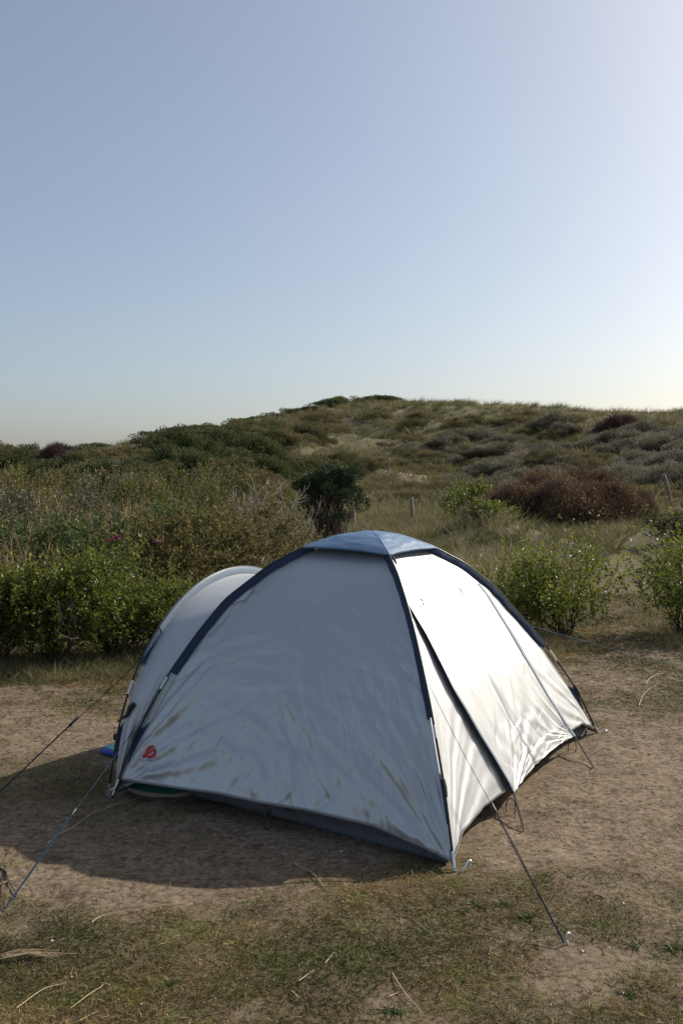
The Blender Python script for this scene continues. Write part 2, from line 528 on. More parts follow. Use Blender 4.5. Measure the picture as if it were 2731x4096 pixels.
def ground_material():
    m, nt, p = new_mat('sandy_ground')
    co = geo_pos(nt)
    big = tex_noise(nt, 1.3, 5, 0.6, co)
    mid = tex_noise(nt, 7.0, 6, 0.65, co)
    fine = tex_noise(nt, 70.0, 5, 0.7, co)
    vor = nt.nodes.new('ShaderNodeTexNoise')
    vor.inputs['Scale'].default_value = 34
    vor.inputs['Detail'].default_value = 6
    vor.inputs['Roughness'].default_value = 0.75
    nt.links.new(co, vor.inputs['Vector'])
    sand = ramp(nt, mid, [(0.30, (0.168, 0.128, 0.090)), (0.52, (0.262, 0.204, 0.146)), (0.75, (0.355, 0.285, 0.208))])
    crumb = ramp(nt, vor.outputs['Fac'], [(0.36, (0.26, 0.22, 0.18)), (0.52, (0.72, 0.69, 0.66)), (0.64, (1, 1, 1))])
    mul = nt.nodes.new('ShaderNodeMix')
    mul.data_type = 'RGBA'
    mul.blend_type = 'MULTIPLY'
    mul.inputs[0].default_value = 0.95
    nt.links.new(sand, mul.inputs[6])
    nt.links.new(crumb, mul.inputs[7])
    pat = tex_noise(nt, 3.1, 5, 0.65, co)
    brown = ramp(nt, fine, [(0.35, (0.044, 0.032, 0.020)), (0.5, (0.092, 0.068, 0.042)), (0.68, (0.185, 0.138, 0.084))])
    green = ramp(nt, fine, [(0.35, (0.036, 0.044, 0.013)), (0.5, (0.072, 0.080, 0.026)), (0.68, (0.135, 0.128, 0.052))])
    moss = mixc(nt, ramp(nt, pat, [(0.44, (0, 0, 0)), (0.58, (1, 1, 1))]), brown, green)
    mg = nt.nodes.new('ShaderNodeMath')
    mg.operation = 'MULTIPLY_ADD'
    nt.links.new(mid, mg.inputs[0])
    mg.inputs[1].default_value = 1.9
    mg.inputs[2].default_value = -0.95
    ma = nt.nodes.new('ShaderNodeMath')
    ma.operation = 'ADD'
    ma.use_clamp = True
    nt.links.new(mg.outputs[0], ma.inputs[0])
    nt.links.new(attr(nt, 'turf'), ma.inputs[1])
    c = mixc(nt, ma.outputs[0], mul.outputs[2], moss)
    duff = ramp(nt, mid, [(0.3, (0.068, 0.066, 0.034)), (0.55, (0.13, 0.118, 0.064)), (0.8, (0.20, 0.172, 0.098))])
    c = mixc(nt, attr(nt, 'wild'), c, duff)
    dsand = ramp(nt, mid, [(0.3, (0.20, 0.15, 0.10)), (0.7, (0.34, 0.27, 0.19))])
    c = mixc(nt, attr(nt, 'sand'), c, dsand)
    nt.links.new(c, p.inputs['Base Color'])
    p.inputs['Roughness'].default_value = 0.95
    p.inputs['Specular IOR Level'].default_value = 0.15
    b1 = nt.nodes.new('ShaderNodeBump')
    b1.inputs['Strength'].default_value = 0.5
    b1.inputs['Distance'].default_value = 0.007
    nt.links.new(vor.outputs['Fac'], b1.inputs['Height'])
    b2 = nt.nodes.new('ShaderNodeBump')
    b2.inputs['Strength'].default_value = 0.5
    b2.inputs['Distance'].default_value = 0.004
    nt.links.new(fine, b2.inputs['Height'])
    nt.links.new(b1.outputs['Normal'], b2.inputs['Normal'])
    nt.links.new(b2.outputs['Normal'], p.inputs['Normal'])
    return m


M['ground'] = ground_material()

# ------------------------------------------------------------------ the ground sheet
def axis(lo, dense_lo, dense_hi, hi, s0, mid, s1, far):
    a = list(np.arange(dense_lo, dense_hi, s0))
    x, s = dense_hi, s0
    while x < hi:
        a.append(x)
        s = min(s * 1.06, s1) if x < mid else s * 1.25
        x += s
    b, x, s = [], dense_lo, s0
    while True:
        s = min(s * 1.06, s1) if x > -mid else s * 1.25
        x -= s
        if x < lo:
            break
        b.append(x)
    return np.array(b[::-1] + a)


gx = axis(-5000, -3.6, 3.8, 5000, 0.042, 70, 0.55, 0)
gy = axis(-600, 2.2, 9.0, 5000, 0.042, 115, 0.55, 0)
GX, GY = np.meshgrid(gx, gy, indexing='ij')
GZ = height(GX, GY)
sandm = np.zeros_like(GX)
for sx, sy, sr in SAND_SPOTS:
    g = ground((sx, sy))
    dd = np.hypot(GX - g[0], (GY - g[1]) * 0.7) / sr + 0.5 * fbm(GX * 1.1, GY * 1.1, 3)
    sandm = np.maximum(sandm, smooth(1.0, 0.4, dd))
far_s = smooth(45, 60, np.hypot(GX, GY)) * smooth(0.30, 0.55, fbm(GX / 5 + 9, GY / 5 + 70, 4)) * 0.45
sandm = np.maximum(sandm, far_s)
gm = make_mesh('ground', np.stack([GX, GY, GZ], -1).reshape(-1, 3), grid_faces(len(gx), len(gy)), True,
               attrs={'turf': (np.maximum(turf(GX, GY), smooth(-.2, .3, GY - edge_y(GX))) * 0.85).ravel(), 'wild': wildness(GX, GY).ravel(), 'sand': sandm.ravel()})
tag(obj('ground', gm, M['ground']), kind='structure')

# ------------------------------------------------------------------ the tent
A0, B0, C0 = V3(-1.156, 4.630, 0), V3(0.461, 3.720, 0), V3(1.613, 5.773, 0)
AP = V3(0.160, 5.173, 1.31)
D0 = V3(-0.140, 6.630, 0)
APX = AP[:2]


def curve_fn(tab):
    r = np.array([t[0] for t in tab])
    z = np.array([t[1] for t in tab]) * AP[2]
    rr = np.linspace(0, 1, 801)
    zz = np.interp(rr, r, z)
    k = np.hanning(81)
    k /= k.sum()
    ze = np.concatenate([zz[40:0:-1], zz, zz[-1] + (zz[-1] - zz[-2:-42:-1])])
    zs = np.convolve(ze, k, 'valid')
    return lambda q: np.interp(q, rr, zs)


PA = curve_fn([(0, 1), (.148, .982), (.277, .941), (.413, .873), (.588, .739), (.692, .61), (.794, .462), (.916, .235), (1.0, 0)])
PC = curve_fn([(0, 1), (.119, .98), (.257, .924), (.388, .847), (.519, .733), (.746, .455), (.895, .225), (1.0, 0)])
PBD = lambda q: 0.5 * (PA(q) + PC(q))


def pole_pt(base, fz, r):
    r = np.asarray(r, float)
    xy = APX + (base[:2] - APX) * r[..., None]
    return np.concatenate([xy, fz(r)[..., None]], -1)


def pole_in(base, fz, r, gap=0.032):
    """where the cloth runs: a little inside the pole"""
    r = np.asarray(r, float)
    e = 1e-3
    t = pole_pt(base, fz, np.clip(r + e, 0, 1)) - pole_pt(base, fz, np.clip(r - e, 0, 1))
    t = norm(t)
    h = np.concatenate([norm(base[:2] - APX), [0]])
    n = t[..., 2:3] * h * -1 + (t[..., :2] @ h[:2])[..., None] * V3(0, 0, 1)
    n = norm(n)
    g = gap * (0.2 + 0.8 * smooth(1.0, 0.88, r)) * (0.35 + 0.65 * smooth(0.0, 0.22, r))
    return pole_pt(base, fz, r) - n * g[..., None]


class Panel:
    """cloth stretched between two curves, sampled on a grid; rows run from hem (v=0) to top (v=1)"""
    def __init__(self, Lf, Rf, r0, nu, nv, vtop=0.0, sag=0.0, disp=None, outward=None, rfun=None, u0=0, u1=1):
        u = np.linspace(u0, u1, nu)
        v = np.linspace(0, 1, nv)
        U, Vv = np.meshgrid(u, v, indexing='ij')
        R = (r0(U) * (1 - Vv) + vtop * Vv) if rfun is None else rfun(U, Vv)
        L, Rr = Lf(R), Rf(R)
        P = L * (1 - U)[..., None] + Rr * U[..., None]
        self.U, self.V, self.R = U, Vv, R
        n = self.normals(P)
        if outward is not None and (n.reshape(-1, 3).mean(0) @ outward) < 0:
            n = -n
        if sag:
            P = P - n * (sag * 4 * U * (1 - U) * np.sin(np.pi * np.clip(1 - Vv, 0, 1)))[..., None]
        if disp is not None:
            P = P + n * disp(U, Vv, P)[..., None]
        self.P = P
        self.n = self.normals(P)
        if outward is not None and (self.n.reshape(-1, 3).mean(0) @ outward) < 0:
            self.n = -self.n
        self.pp = proj(P)

    @staticmethod
    def normals(P):
        return norm(np.cross(np.gradient(P, axis=0), np.gradient(P, axis=1)))

    def at(self, p):
        """index of the grid point that shows at photo pixel p"""
        d = np.hypot(self.pp[..., 0] - p[0], self.pp[..., 1] - p[1])
        return np.unravel_index(np.argmin(d), d.shape)

    def pt(self, p, off=0.0):
        """point on the cloth that shows at photo pixel p (local plane fit)"""
        i, j = self.at(p)
        n = norm(self.n[max(0, i - 1):i + 2, max(0, j - 1):j + 2].reshape(-1, 3).mean(0))
        q = on_plane(p, self.P[i, j] + n * off, n)
        return q

    def mesh(self, name):
        nu, nv = self.U.shape
        return make_mesh(name, self.P.reshape(-1, 3), grid_faces(nu, nv), True)


def fan(x, y, cx, cy, k, seed, reach, amp, a0=0, a1=math.pi):
    """folds that run out of one pulled corner"""
    dx, dy = x - cx, y - cy
    rho = np.hypot(dx, dy)
    ph = np.arctan2(dy, dx)
    wob = 0.35 * vnoise(rho * 3 + seed, ph * 2 + seed) + 0.05 * vnoise(rho * 12, ph * 4 + seed)
    s = np.sin(ph * k + wob * 4 + seed) + 0.6 * np.sin(ph * k * 1.73 + wob * 6 + seed * 2.1)
    sel = 0.35 + 0.65 * smooth(-0.2, 0.5, vnoise(ph * 4.0 + seed * 3, seed + rho * 0.6))
    s = np.sign(s) * np.abs(s) ** 0.8
    return amp * s * sel * (1 - np.exp(-rho / 0.10)) * np.exp(-(rho / reach) ** 1.4)


def creases(x, y, n, seed, x0, x1, y0, y1, amp, w=(0.006, 0.018), ln=(0.06, 0.28), ang=None, spread=1.5):
    g = np.random.default_rng(seed)
    out = np.zeros_like(x)
    for _ in range(n):
        cx, cy = g.uniform(x0, x1), y0 + (y1 - y0) * g.beta(1.1, 1.7)
        a = g.uniform(-1.5, 1.5) if ang is None else g.normal(ang(cx, cy), spread)
        L, wd = g.uniform(*ln), g.uniform(*w)
        ca, sa = math.cos(a), math.sin(a)
        dx, dy = x - cx, y - cy
        s = dx * ca + dy * sa
        t = -dx * sa + dy * ca + 0.12 * s * s / L * g.uniform(-1, 1)
        tap = np.exp(-(s / L * 1.8) ** 4)
        sg = g.choice([-1, 1])
        A = amp * g.uniform(0.4, 1.0)
        if g.random() < 0.5:
            out += sg * A * np.exp(-np.abs(t) / wd) * tap
        else:
            out += sg * A * np.tanh(t / wd) * np.exp(-(t / (wd * 6)) ** 2) * tap
    return out


def folds(x, y, lines, w, amp, g):
    """long folds along polylines (panel coordinates); each a soft ridge with one steep side"""
    out = np.zeros_like(x)
    for L in lines:
        L = np.asarray(L, float)
        q = np.linspace(0, len(L) - 1, 5 * (len(L) - 1) + 1)
        L = np.stack([np.interp(q, np.arange(len(L)), L[:, c]) for c in (0, 1)], 1)
        for _ in range(4):
            L[1:-1] = (L[:-2] + 2 * L[1:-1] + L[2:]) / 4
        best = np.full(x.shape, 9.0)
        sg = np.zeros_like(x)
        par = np.zeros_like(x)
        n = len(L) - 1
        for k in range(n):
            a, b = L[k], L[k + 1]
            ab = b - a
            t = np.clip(((x - a[0]) * ab[0] + (y - a[1]) * ab[1]) / (ab @ ab + 1e-12), 0, 1)
            dx, dy = x - a[0] - t * ab[0], y - a[1] - t * ab[1]
            d = np.hypot(dx, dy)
            m = d < best
            best = np.where(m, d, best)
            sg = np.where(m, np.sign(ab[0] * dy - ab[1] * dx), sg)
            par = np.where(m, (k + t) / n, par)
        ww = w * g.uniform(.65, 1.25) * (.5 + .9 * par)
        st = best * sg
        prof = np.where(st > 0, np.exp(-(st / (ww * 1.2)) ** 2), np.exp(-(st / (ww * .75)) ** 2))
        tap = smooth(0, .12, par) * smooth(1.0, .45, par) * (best < .3)
        out += amp * g.uniform(.6, 1.2) * prof * tap * g.choice([1, 1, -1])
    return out


# --- side towards the camera, in its own shade (left corner to front corner)
AB_LINES = [
    [(1795, 3430), (1700, 3300), (1560, 3120), (1470, 3000), (1400, 2900), (1320, 2820)], [(1790, 3425), (1680, 3250), (1600, 3080), (1540, 2960), (1500, 2860)],
    [(1795, 3420), (1720, 3230), (1660, 3050), (1625, 2920)], [(1790, 3440), (1640, 3330), (1500, 3210), (1370, 3110), (1250, 2980), (1180, 2880)],
    [(1785, 3445), (1600, 3350), (1440, 3270), (1340, 3200)], [(1798, 3410), (1752, 3200), (1722, 3000), (1700, 2880)], [(1797, 3425), (1660, 3210), (1530, 3010), (1440, 2860), (1370, 2740)],
    [(1750, 3400), (1560, 3230), (1420, 3080), (1300, 2900), (1230, 2760)], [(1700, 3370), (1520, 3280), (1380, 3190), (1290, 3130)],
    [(495, 3090), (600, 2950), (760, 2780), (900, 2650), (1000, 2570)], [(500, 3095), (650, 2960), (780, 2860), (900, 2790)], [(495, 3085), (570, 2930), (680, 2760), (760, 2600)],
    [(505, 3098), (700, 3010), (780, 2920), (860, 2880), (980, 2830)], [(520, 3100), (650, 3060), (760, 3010), (870, 2975)], [(495, 3080), (545, 2960), (620, 2800), (700, 2660)],
    [(500, 3088), (680, 2880), (860, 2700), (960, 2600)], [(530, 3105), (720, 3075), (880, 3040), (1000, 3030)],
    [(1085, 3240), (1092, 3170), (1100, 3090), (1090, 3000)], [(1080, 3240), (1020, 3160), (930, 3090), (860, 3050)], [(1090, 3240), (1180, 3150), (1230, 3080), (1250, 2990)],
    [(870, 2960), (930, 3020), (1010, 3080)], [(1000, 3190), (1060, 3130), (1190, 3085)],
    [(760, 3130), (800, 3060), (880, 2990), (960, 2960)], [(900, 3170), (1000, 3090), (1060, 2990), (1080, 2900)], [(1130, 2990), (1200, 3060), (1280, 3100), (1380, 3130)],
    [(640, 2830), (720, 2740), (830, 2640)], [(1010, 2320), (960, 2400), (880, 2480)], [(1000, 2350), (940, 2450), (850, 2540)], [(980, 2380), (900, 2500), (800, 2600)],
    [(1250, 3240), (1330, 3190), (1400, 3110)], [(1450, 3310), (1500, 3240), (1560, 3190)], [(950, 2850), (1030, 2900), (1120, 2980)], [(1120, 2760), (1180, 2860), (1260, 2960), (1340, 3060)]]
LA = lambda r: pole_in(A0, PA, r)
LB = lambda r: pole_in(B0, PBD, r)
LC = lambda r: pole_in(C0, PC, r)
LD = lambda r: pole_in(D0, PBD, r)


def ab_lines(w_of_v):
    out = []
    for L in AB_LINES:
        q = []
        for p in L:
            i, j = base_ab.at(p)
            u, v = base_ab.U[i, j], base_ab.V[i, j]
            q.append(((u - .5) * np.interp(v, np.linspace(0, 1, len(w_of_v)), w_of_v), v * 1.75))
        out.append(q)
    return out


def dispAB(U, V, P):
    w = np.linalg.norm(P[-1, :] - P[0, :], axis=-1)
    x = (U - 0.5) * w[None]
    y = V * 1.75
    g = np.random.default_rng(77)
    L = ab_lines(w)
    d = folds(x, y, L, 0.022, 0.0092, g)
    d += fan(x, y, -0.96, -0.02, 40, 1.0, 0.55, 0.005)
    d += fan(x, y, 0.95, -0.04, 44, 2.3, 0.55, 0.005)
    low = smooth(0.95, 0.15, y)
    d += creases(x, y, 230, 51, -0.85, 0.8, 0.0, 0.8, 0.0031, w=(0.005, 0.010), ln=(0.12, 0.45), ang=lambda a, b: (0.55 if a < -0.1 else -0.8), spread=0.38)
    d += creases(x, y, 70, 3, -0.8, 0.75, 0.0, 0.75, 0.0040, w=(0.010, 0.022), ln=(0.10, 0.36), ang=lambda a, b: (0.45 if a < -0.15 else -0.75), spread=0.6)
    d += creases(x, y, 90, 8, -0.75, 0.5, 0.0, 0.32, 0.0016, w=(0.004, 0.009), ln=(0.03, 0.14))
    d += creases(x, y, 14, 21, -0.5, 0.6, 0.9, 1.35, 0.0016, w=(0.003, 0.007), ln=(0.05, 0.14), ang=lambda a, b: -1.0, spread=0.3)
    d += low * 0.0008 * fbm(x / 0.09, y / 0.07, 3) + 0.005 * low * fbm(x / 0.5 + 2, y / 0.4, 2)
    d += 0.006 * fbm(x / 0.7 + 9, y / 0.8, 2) * (1 - low * 0.5)
    edge = smooth(0, 0.03, U) * smooth(1, 0.97, U)
    return d * edge * smooth(1.0, 0.85, V)


def r0AB(U):
    z = np.interp(U, [0, .06, .2, .33, .47, .6, .8, .93, 1], [.085, .088, .10, .115, .115, .125, .12, .075, .042])
    return np.interp(z, [0, .31], [1.0, .916])


nAB, nBC = V3(-.49, -.87, .5), V3(.87, -.49, .6)
base_ab = Panel(LA, LB, r0AB, 150, 130, sag=0.012, outward=nAB)
pan_ab = Panel(LA, LB, r0AB, 340, 300, sag=0.012, disp=dispAB, outward=nAB)


# --- sunlit side (front corner to right corner)
def dispBC(U, V, P):
    w = np.linalg.norm(P[-1, :] - P[0, :], axis=-1)[None]
    x = (U - 0.5) * w
    y = V * 1.75
    d = fan(x, y, -1.19, -0.03, 36, 3.0, 0.6, 0.0045)
    d += fan(x, y, 1.19, -0.03, 30, 5.0, 0.7, 0.007)
    d += 0.0022 * np.sin(x * 46 + 2.2 * vnoise(x * 6, y * 2.5)) * smooth(1.1, 0.5, y) * smooth(-1.15, -0.9, x)
    d += creases(x, y, 60, 13, -1.1, 1.1, 0.0, 0.8, 0.003, ang=lambda a, b: 1.45, spread=0.35)
    d += creases(x, y, 40, 18, -0.8, 0.8, 0.6, 1.5, 0.0022, w=(0.006, 0.016), ln=(0.06, 0.2))
    d += 0.006 * fbm(x / 0.5 + 9, y / 0.6, 3)
    edge = smooth(0, 0.04, U) * smooth(1, 0.96, U)
    return d * edge * smooth(1.0, 0.9, V)


def r0BC(U):
    z = np.interp(U, [0, .03, .065, .17, .305, .34, .5, .68, .715, .82, .93, .97, 1], [.045, .085, .125, .15, .138, .25, .27, .25, .145, .165, .15, .10, .05])
    return np.interp(z, [0, .31], [1.0, .916])


pan_bc = Panel(LB, LC, r0BC, 300, 240, sag=0.01, disp=dispBC, outward=nBC)
pan_cd = Panel(LC, LD, lambda U: 0.965 + 0 * U, 60, 60, sag=0.02, outward=V3(.49, .87, .5))
pan_ad = Panel(LA, LD, lambda U: 0.965 + 0 * U, 60, 60, sag=0.02, outward=V3(-.87, .49, .5))

tent = empty('dome_tent', (AP[0], AP[1], 0))
tag(tent, 'silver grey dome tent with blue roof cap and navy pole sleeves', 'tent')
TO = V3(AP[0], AP[1], 0)


def tpart(name, me, mat, parent=None):
    """part of the tent; meshes are written in world coordinates"""
    if parent is None:
        n = len(me.vertices)
        co = np.empty(n * 3, np.float32)
        me.vertices.foreach_get('co', co)
        co = co.reshape(-1, 3) - TO.astype(np.float32)
        me.vertices.foreach_set('co', co.ravel())
        me.update()
        return obj(name, me, mat, tent)
    n = len(me.vertices)
    co = np.empty(n * 3, np.float32)
    me.vertices.foreach_get('co', co)
    co = co.reshape(-1, 3) - TO.astype(np.float32)
    me.vertices.foreach_set('co', co.ravel())
    me.update()
    return obj(name, me, mat, parent)


side_wall = tpart('side_wall', pan_ab.mesh('side_wall'), M['fly'])
side_wall['label'] = 'shaded wrinkled wall of the tent towards the camera'
rear_wall = tpart('rear_wall', pan_bc.mesh('rear_wall'), M['fly'])
rear_wall['label'] = 'bright sunlit wall of the tent'
tpart('back_wall', pan_cd.mesh('back_wall'), M['fly'])
tpart('inner_wall', pan_ad.mesh('inner_wall'), M['fly'])


def hem_strip(pan, name, parent, h=0.012):
    e = pan.P[:, 0]
    n = pan.n[:, 0] * 0.003
    mb = MB()
    V = np.stack([e + n + V3(0, 0, 0.010), e + n * 1.4 - V3(0, 0, h * .2), e - n - V3(0, 0, h * .2)], 1).reshape(-1, 3)
    mb.add(V, grid_faces(len(e), 3))
    tpart(name, mb.mesh(name), M['fly'], parent)


hem_strip(pan_ab, 'hem', side_wall)
hem_strip(pan_bc, 'hem', rear_wall)

# --- rear vent flap, standing off the sunlit wall
base_bc = Panel(LB, LC, lambda U: .985 + 0 * U, 260, 260, sag=0.01, outward=nBC)


def line_ur(pxs):
    out = []
    for p in pxs:
        i, j = base_bc.at(p)
        out.append((base_bc.U[i, j], base_bc.R[i, j]))
    return np.array(out)


lt = line_ur([(1628, 2420), (1690, 2545), (1790, 2760), (1900, 2955), (1980, 3085), (2036, 3180)])
rt = line_ur([(1905, 2340), (1990, 2470), (2085, 2630), (2180, 2790), (2250, 2900), (2286, 2950)])


def flap_surface(nu=170, nv=200):
    q = np.linspace(0, 1, nv)                       # 0 hem .. 1 top
    s = np.linspace(0, 1, len(lt))[::-1]
    k = np.argsort(s)
    uL, rL = np.interp(q, s[k], lt[k, 0]), np.interp(q, s[k], lt[k, 1])
    uR, rR = np.interp(q, s[k], rt[k, 0]), np.interp(q, s[k], rt[k, 1])
    w = np.linspace(0, 1, nu)
    Wt, Q = np.meshgrid(w, q, indexing='ij')
    U = uL[None] * (1 - Wt) + uR[None] * Wt
    R = rL[None] * (1 - Wt) + rR[None] * Wt - 0.010 * 4 * Wt * (1 - Wt) * (1 - Q) ** 3
    P = LB(R) * (1 - U)[..., None] + LC(R) * U[..., None]
    n = Panel.normals(P)
    if n.reshape(-1, 3).mean(0) @ nBC < 0:
        n = -n
    low = 1 - Q
    off = 0.008 + (0.014 * (1 - Wt) ** 2 + 0.010) * smooth(0, 0.3, low) * (0.45 + 0.55 * low)
    off = off - 0.004 * smooth(0.9, 1.0, low) * (1 - Wt) ** 2
    x = (Wt - 0.5) * 1.15
    y = Q * 1.15
    d = fan(x, y, -0.60, -0.05, 30, 6.0, 0.75, 0.0045)
    d += fan(x, y, 0.60, -0.03, 26, 9.0, 0.40, 0.005)
    d += 0.0022 * np.sin(x * 40 + 3.6 * vnoise(x * 5, y * 2) + 1.2 * y) * smooth(0.02, 0.3, y) * smooth(1.0, 0.55, y) * smooth(-0.5, -0.3, x)
    d += 0.009 * np.exp(-((x + 0.16 - 0.13 * (y - 0.1)) / 0.018) ** 2) * smooth(0.75, 0.5, y) * -1
    d += creases(x, y, 60, 33, -0.5, 0.55, 0.0, 0.45, 0.0014, w=(0.004, 0.010), ang=lambda a, b: 0.75, spread=0.45)
    d += creases(x, y, 30, 37, -0.5, 0.55, 0.4, 1.1, 0.003, ang=lambda a, b: 1.2, spread=0.35)
    d += 0.005 * fbm(x / 0.3 + 4, y / 0.5, 3)
    P = P + n * (off + d * smooth(0, 0.04, Wt) * smooth(1, 0.96, Wt) * smooth(1.0, 0.9, Q))[..., None]
    return P, n


FP, FN = flap_surface()
vent = tpart('vent_flap', make_mesh('vent_flap', FP.reshape(-1, 3), grid_faces(*FP.shape[:2])), M['fly'])


def ribbon(P, side, name, mat, parent, thick=0.002):
    """flat band along P, from P to P+side"""
    V = np.stack([P, P + side], 1).reshape(-1, 3)
    return tpart(name, make_mesh(name, V, grid_faces(len(P), 2)), mat, parent)


# gusset on the flap's left edge, tape on both edges
eL, eR = FP[0], FP[-1]
nL, nR = FN[0], FN[-1]
inw = norm(FP[3] - FP[0])
g0 = eL + nL * 0.002
ribbon(g0, inw * 0.0001 - nL * np.clip(0.010 * np.linspace(1, .5, len(eL)), 0, 1)[:, None], 'zip_gusset', M['sleeve'], vent)
wid = 0.014 * smooth(0.70, 0.45, np.linspace(0, 1, len(eL))) + 0.002
ribbon(eL + nL * 0.004, inw * wid[:, None], 'edge_tape', M['tape'], vent)
inr = norm(FP[-4] - FP[-1])
ribbon(eR + nR * 0.004 - inr * 0.014, inr * 0.032, 'edge_tape', M['tape'], vent)
# two toggle loops under the seam at the head of the flap
for p in ((1676, 2392), (1832, 2350)):
    a = pan_bc.pt(p, 0.016)
    n = norm(pan_bc.n[pan_bc.at(p)])
    mb = MB()
    sd = norm(np.cross(n, V3(0, 0, 1)))
    lo = pan_bc.pt((p[0] + 16, p[1] + 24), 0.020)
    mb.tube([a, (a + lo) / 2 + sd * 0.010 + n * 0.006, lo, (a + lo) / 2 - sd * 0.006 + n * 0.006, a + sd * .002], 0.0022, 5)
    mb.tube([lo - sd * 0.008, lo + sd * 0.008], 0.004, 6)
    mb.tube([lo, lo + (lo - a) * 0.35], 0.003, 5)
    tpart('toggle_loop', mb.mesh('toggle_loop'), plain_mat('brown_cord', (0.07, 0.055, 0.05), 0.8) if 'bc' not in M else M['bc'], rear_wall)

# --- roof cap
cap = None
capm = MB()


def cap_quarter(Lb, Lf, Rb, Rf, rl, rr, seed, outward, nu=60, nv=40):
    u = np.linspace(0, 1, nu)
    v = np.linspace(0, 1, nv)
    U, Vv = np.meshgrid(u, v, indexing='ij')
    RL, RR = rl * Vv, rr * Vv
    P = pole_pt(Lb, Lf, RL) * (1 - U)[..., None] + pole_pt(Rb, Rf, RR) * U[..., None]
    bow = 4 * U * (1 - U)
    c = P.copy()
    c[..., :2] -= (P[..., :2] - APX) * (0.10 * bow * Vv ** 2)[..., None]
    n = Panel.normals(c)
    if n.reshape(-1, 3).mean(0)[2] < 0:
        n = -n
    wl_ = np.linalg.norm(P[-1, -1] - P[0, -1])
    x, y = (U - .5) * wl_ * Vv, Vv * 0.4
    d = 0.010 + 0.012 * bow * Vv
    d = d + creases(x, y, 26, seed, -0.3, 0.3, 0.05, 0.4, 0.0020, w=(0.004, 0.012), ln=(0.08, 0.25), ang=lambda a, b: 0.0, spread=0.35) * smooth(0, .06, U) * smooth(1, .94, U)
    d = d + 0.003 * fbm(x / .1, y / .08, 3) * smooth(0, .1, U) * smooth(1, .9, U)
    P = c + n * (np.broadcast_to(d, U.shape))[..., None]
    P[0] = pole_pt(Lb, Lf, RL[0]) + V3(0, 0, 0.012)
    P[-1] = pole_pt(Rb, Rf, RR[-1]) + V3(0, 0, 0.012)
    return P


cap_parts = []
RCA, RCB, RCC, RCD = .285, .285, .268, .28
for args in ((A0, PA, B0, PBD, RCA, RCB, 41, None), (B0, PBD, C0, PC, RCB, RCC, 42, None), (C0, PC, D0, PBD, RCC, RCD, 43, None), (D0, PBD, A0, PA, RCD, RCA, 44, None)):
    P = cap_quarter(*args)
    if not cap_parts:
        cap = tpart('roof_cap', make_mesh('roof_cap', P.reshape(-1, 3), grid_faces(*P.shape[:2])), M['cap'])
        cap_parts.append(cap)
    else:
        cap_parts.append(tpart('cap_panel', make_mesh('cap_panel', P.reshape(-1, 3), grid_faces(*P.shape[:2])), M['cap'], cap))
    e = P[:, -1]
    dn = norm(P[:, -1] - P[:, -3])
    V = np.stack([e + V3(0, 0, .002), e + dn * 0.006 + V3(0, 0, -.004), e + V3(0, 0, -.006)], 1).reshape(-1, 3)
    tpart('cap_hem', make_mesh('cap_hem', V, grid_faces(len(e), 3)), M['cap'], cap)

# --- poles and sleeves
POLE_R = 0.0058


def pole_line(b1, f1, b2, f2, n=80):
    r = np.linspace(1, 0, n)
    return np.concatenate([pole_pt(b1, f1, r), pole_pt(b2, f2, r[::-1])[1:]])


for nm, b1, f1, b2, f2, dz in (('tent_pole', A0, PA, C0, PC, 0.0), ('tent_pole', B0, PBD, D0, PBD, -0.013)):
    L = pole_line(b1, f1, b2, f2)
    L[:, 2] += 0.004 + dz * np.exp(-(np.linspace(-1, 1, len(L)) / .15) ** 2)
    L[0, 2] = L[-1, 2] = -0.005
    tpart(nm, MB().tube(L, POLE_R, 8).mesh(nm), M['pole'])


def sleeve_strip(base, fz, r_top, r_end, name, mat=None, w=0.013):
    r = np.linspace(r_top, r_end, 120)
    top = pole_pt(base, fz, r)
    bot = pole_in(base, fz, r)
    h = np.concatenate([norm(base[:2] - APX), [0]])
    sd = np.cross(h, V3(0, 0, 1))
    wr = 0.0018 * vnoise(r * 40, r * 0 + base[0] * 7)
    mb = MB()
    out = norm(top - bot)
    V = np.stack([bot - sd * w * 0.9 + (sd * 1) * wr[:, None], top - sd * (POLE_R + .002) * 1.05 - out * .004, top + out * (POLE_R + .0025),
                  top + sd * (POLE_R + .002) * 1.05 - out * .004, bot + sd * w * 0.9 + sd * wr[:, None]], 1)
    mb.add(V.reshape(-1, 3), grid_faces(len(r), 5))
    return tpart(name, mb.mesh(name), mat or M['sleeve'])


sleeve_strip(A0, PA, 0.24, 0.79, 'pole_sleeve')
sleeve_strip(B0, PBD, 0.24, 0.79, 'pole_sleeve', w=0.016)
sleeve_strip(C0, PC, 0.22, 0.745, 'pole_sleeve')
sleeve_strip(D0, PBD, 0.24, 0.78, 'pole_sleeve')


def pole_section(base, fz, ra, rb, rad, name, mat):
    r = np.linspace(ra, rb, 10)
    P = pole_pt(base, fz, r)
    P[:, 2] += 0.004
    tpart(name, MB().tube(P, rad, 8).mesh(name), mat)


for b, f, ra, rb in ((A0, PA, .803, .828), (B0, PBD, .805, .828), (C0, PC, .765, .80)):
    pole_section(b, f, ra, rb, POLE_R + .0012, 'ferrule', M['ferrule'])
for b, f in ((A0, PA), (B0, PBD), (C0, PC)):
    pole_section(b, f, .978, .9995, POLE_R + .0012, 'pole_tip', M['ferrule'])


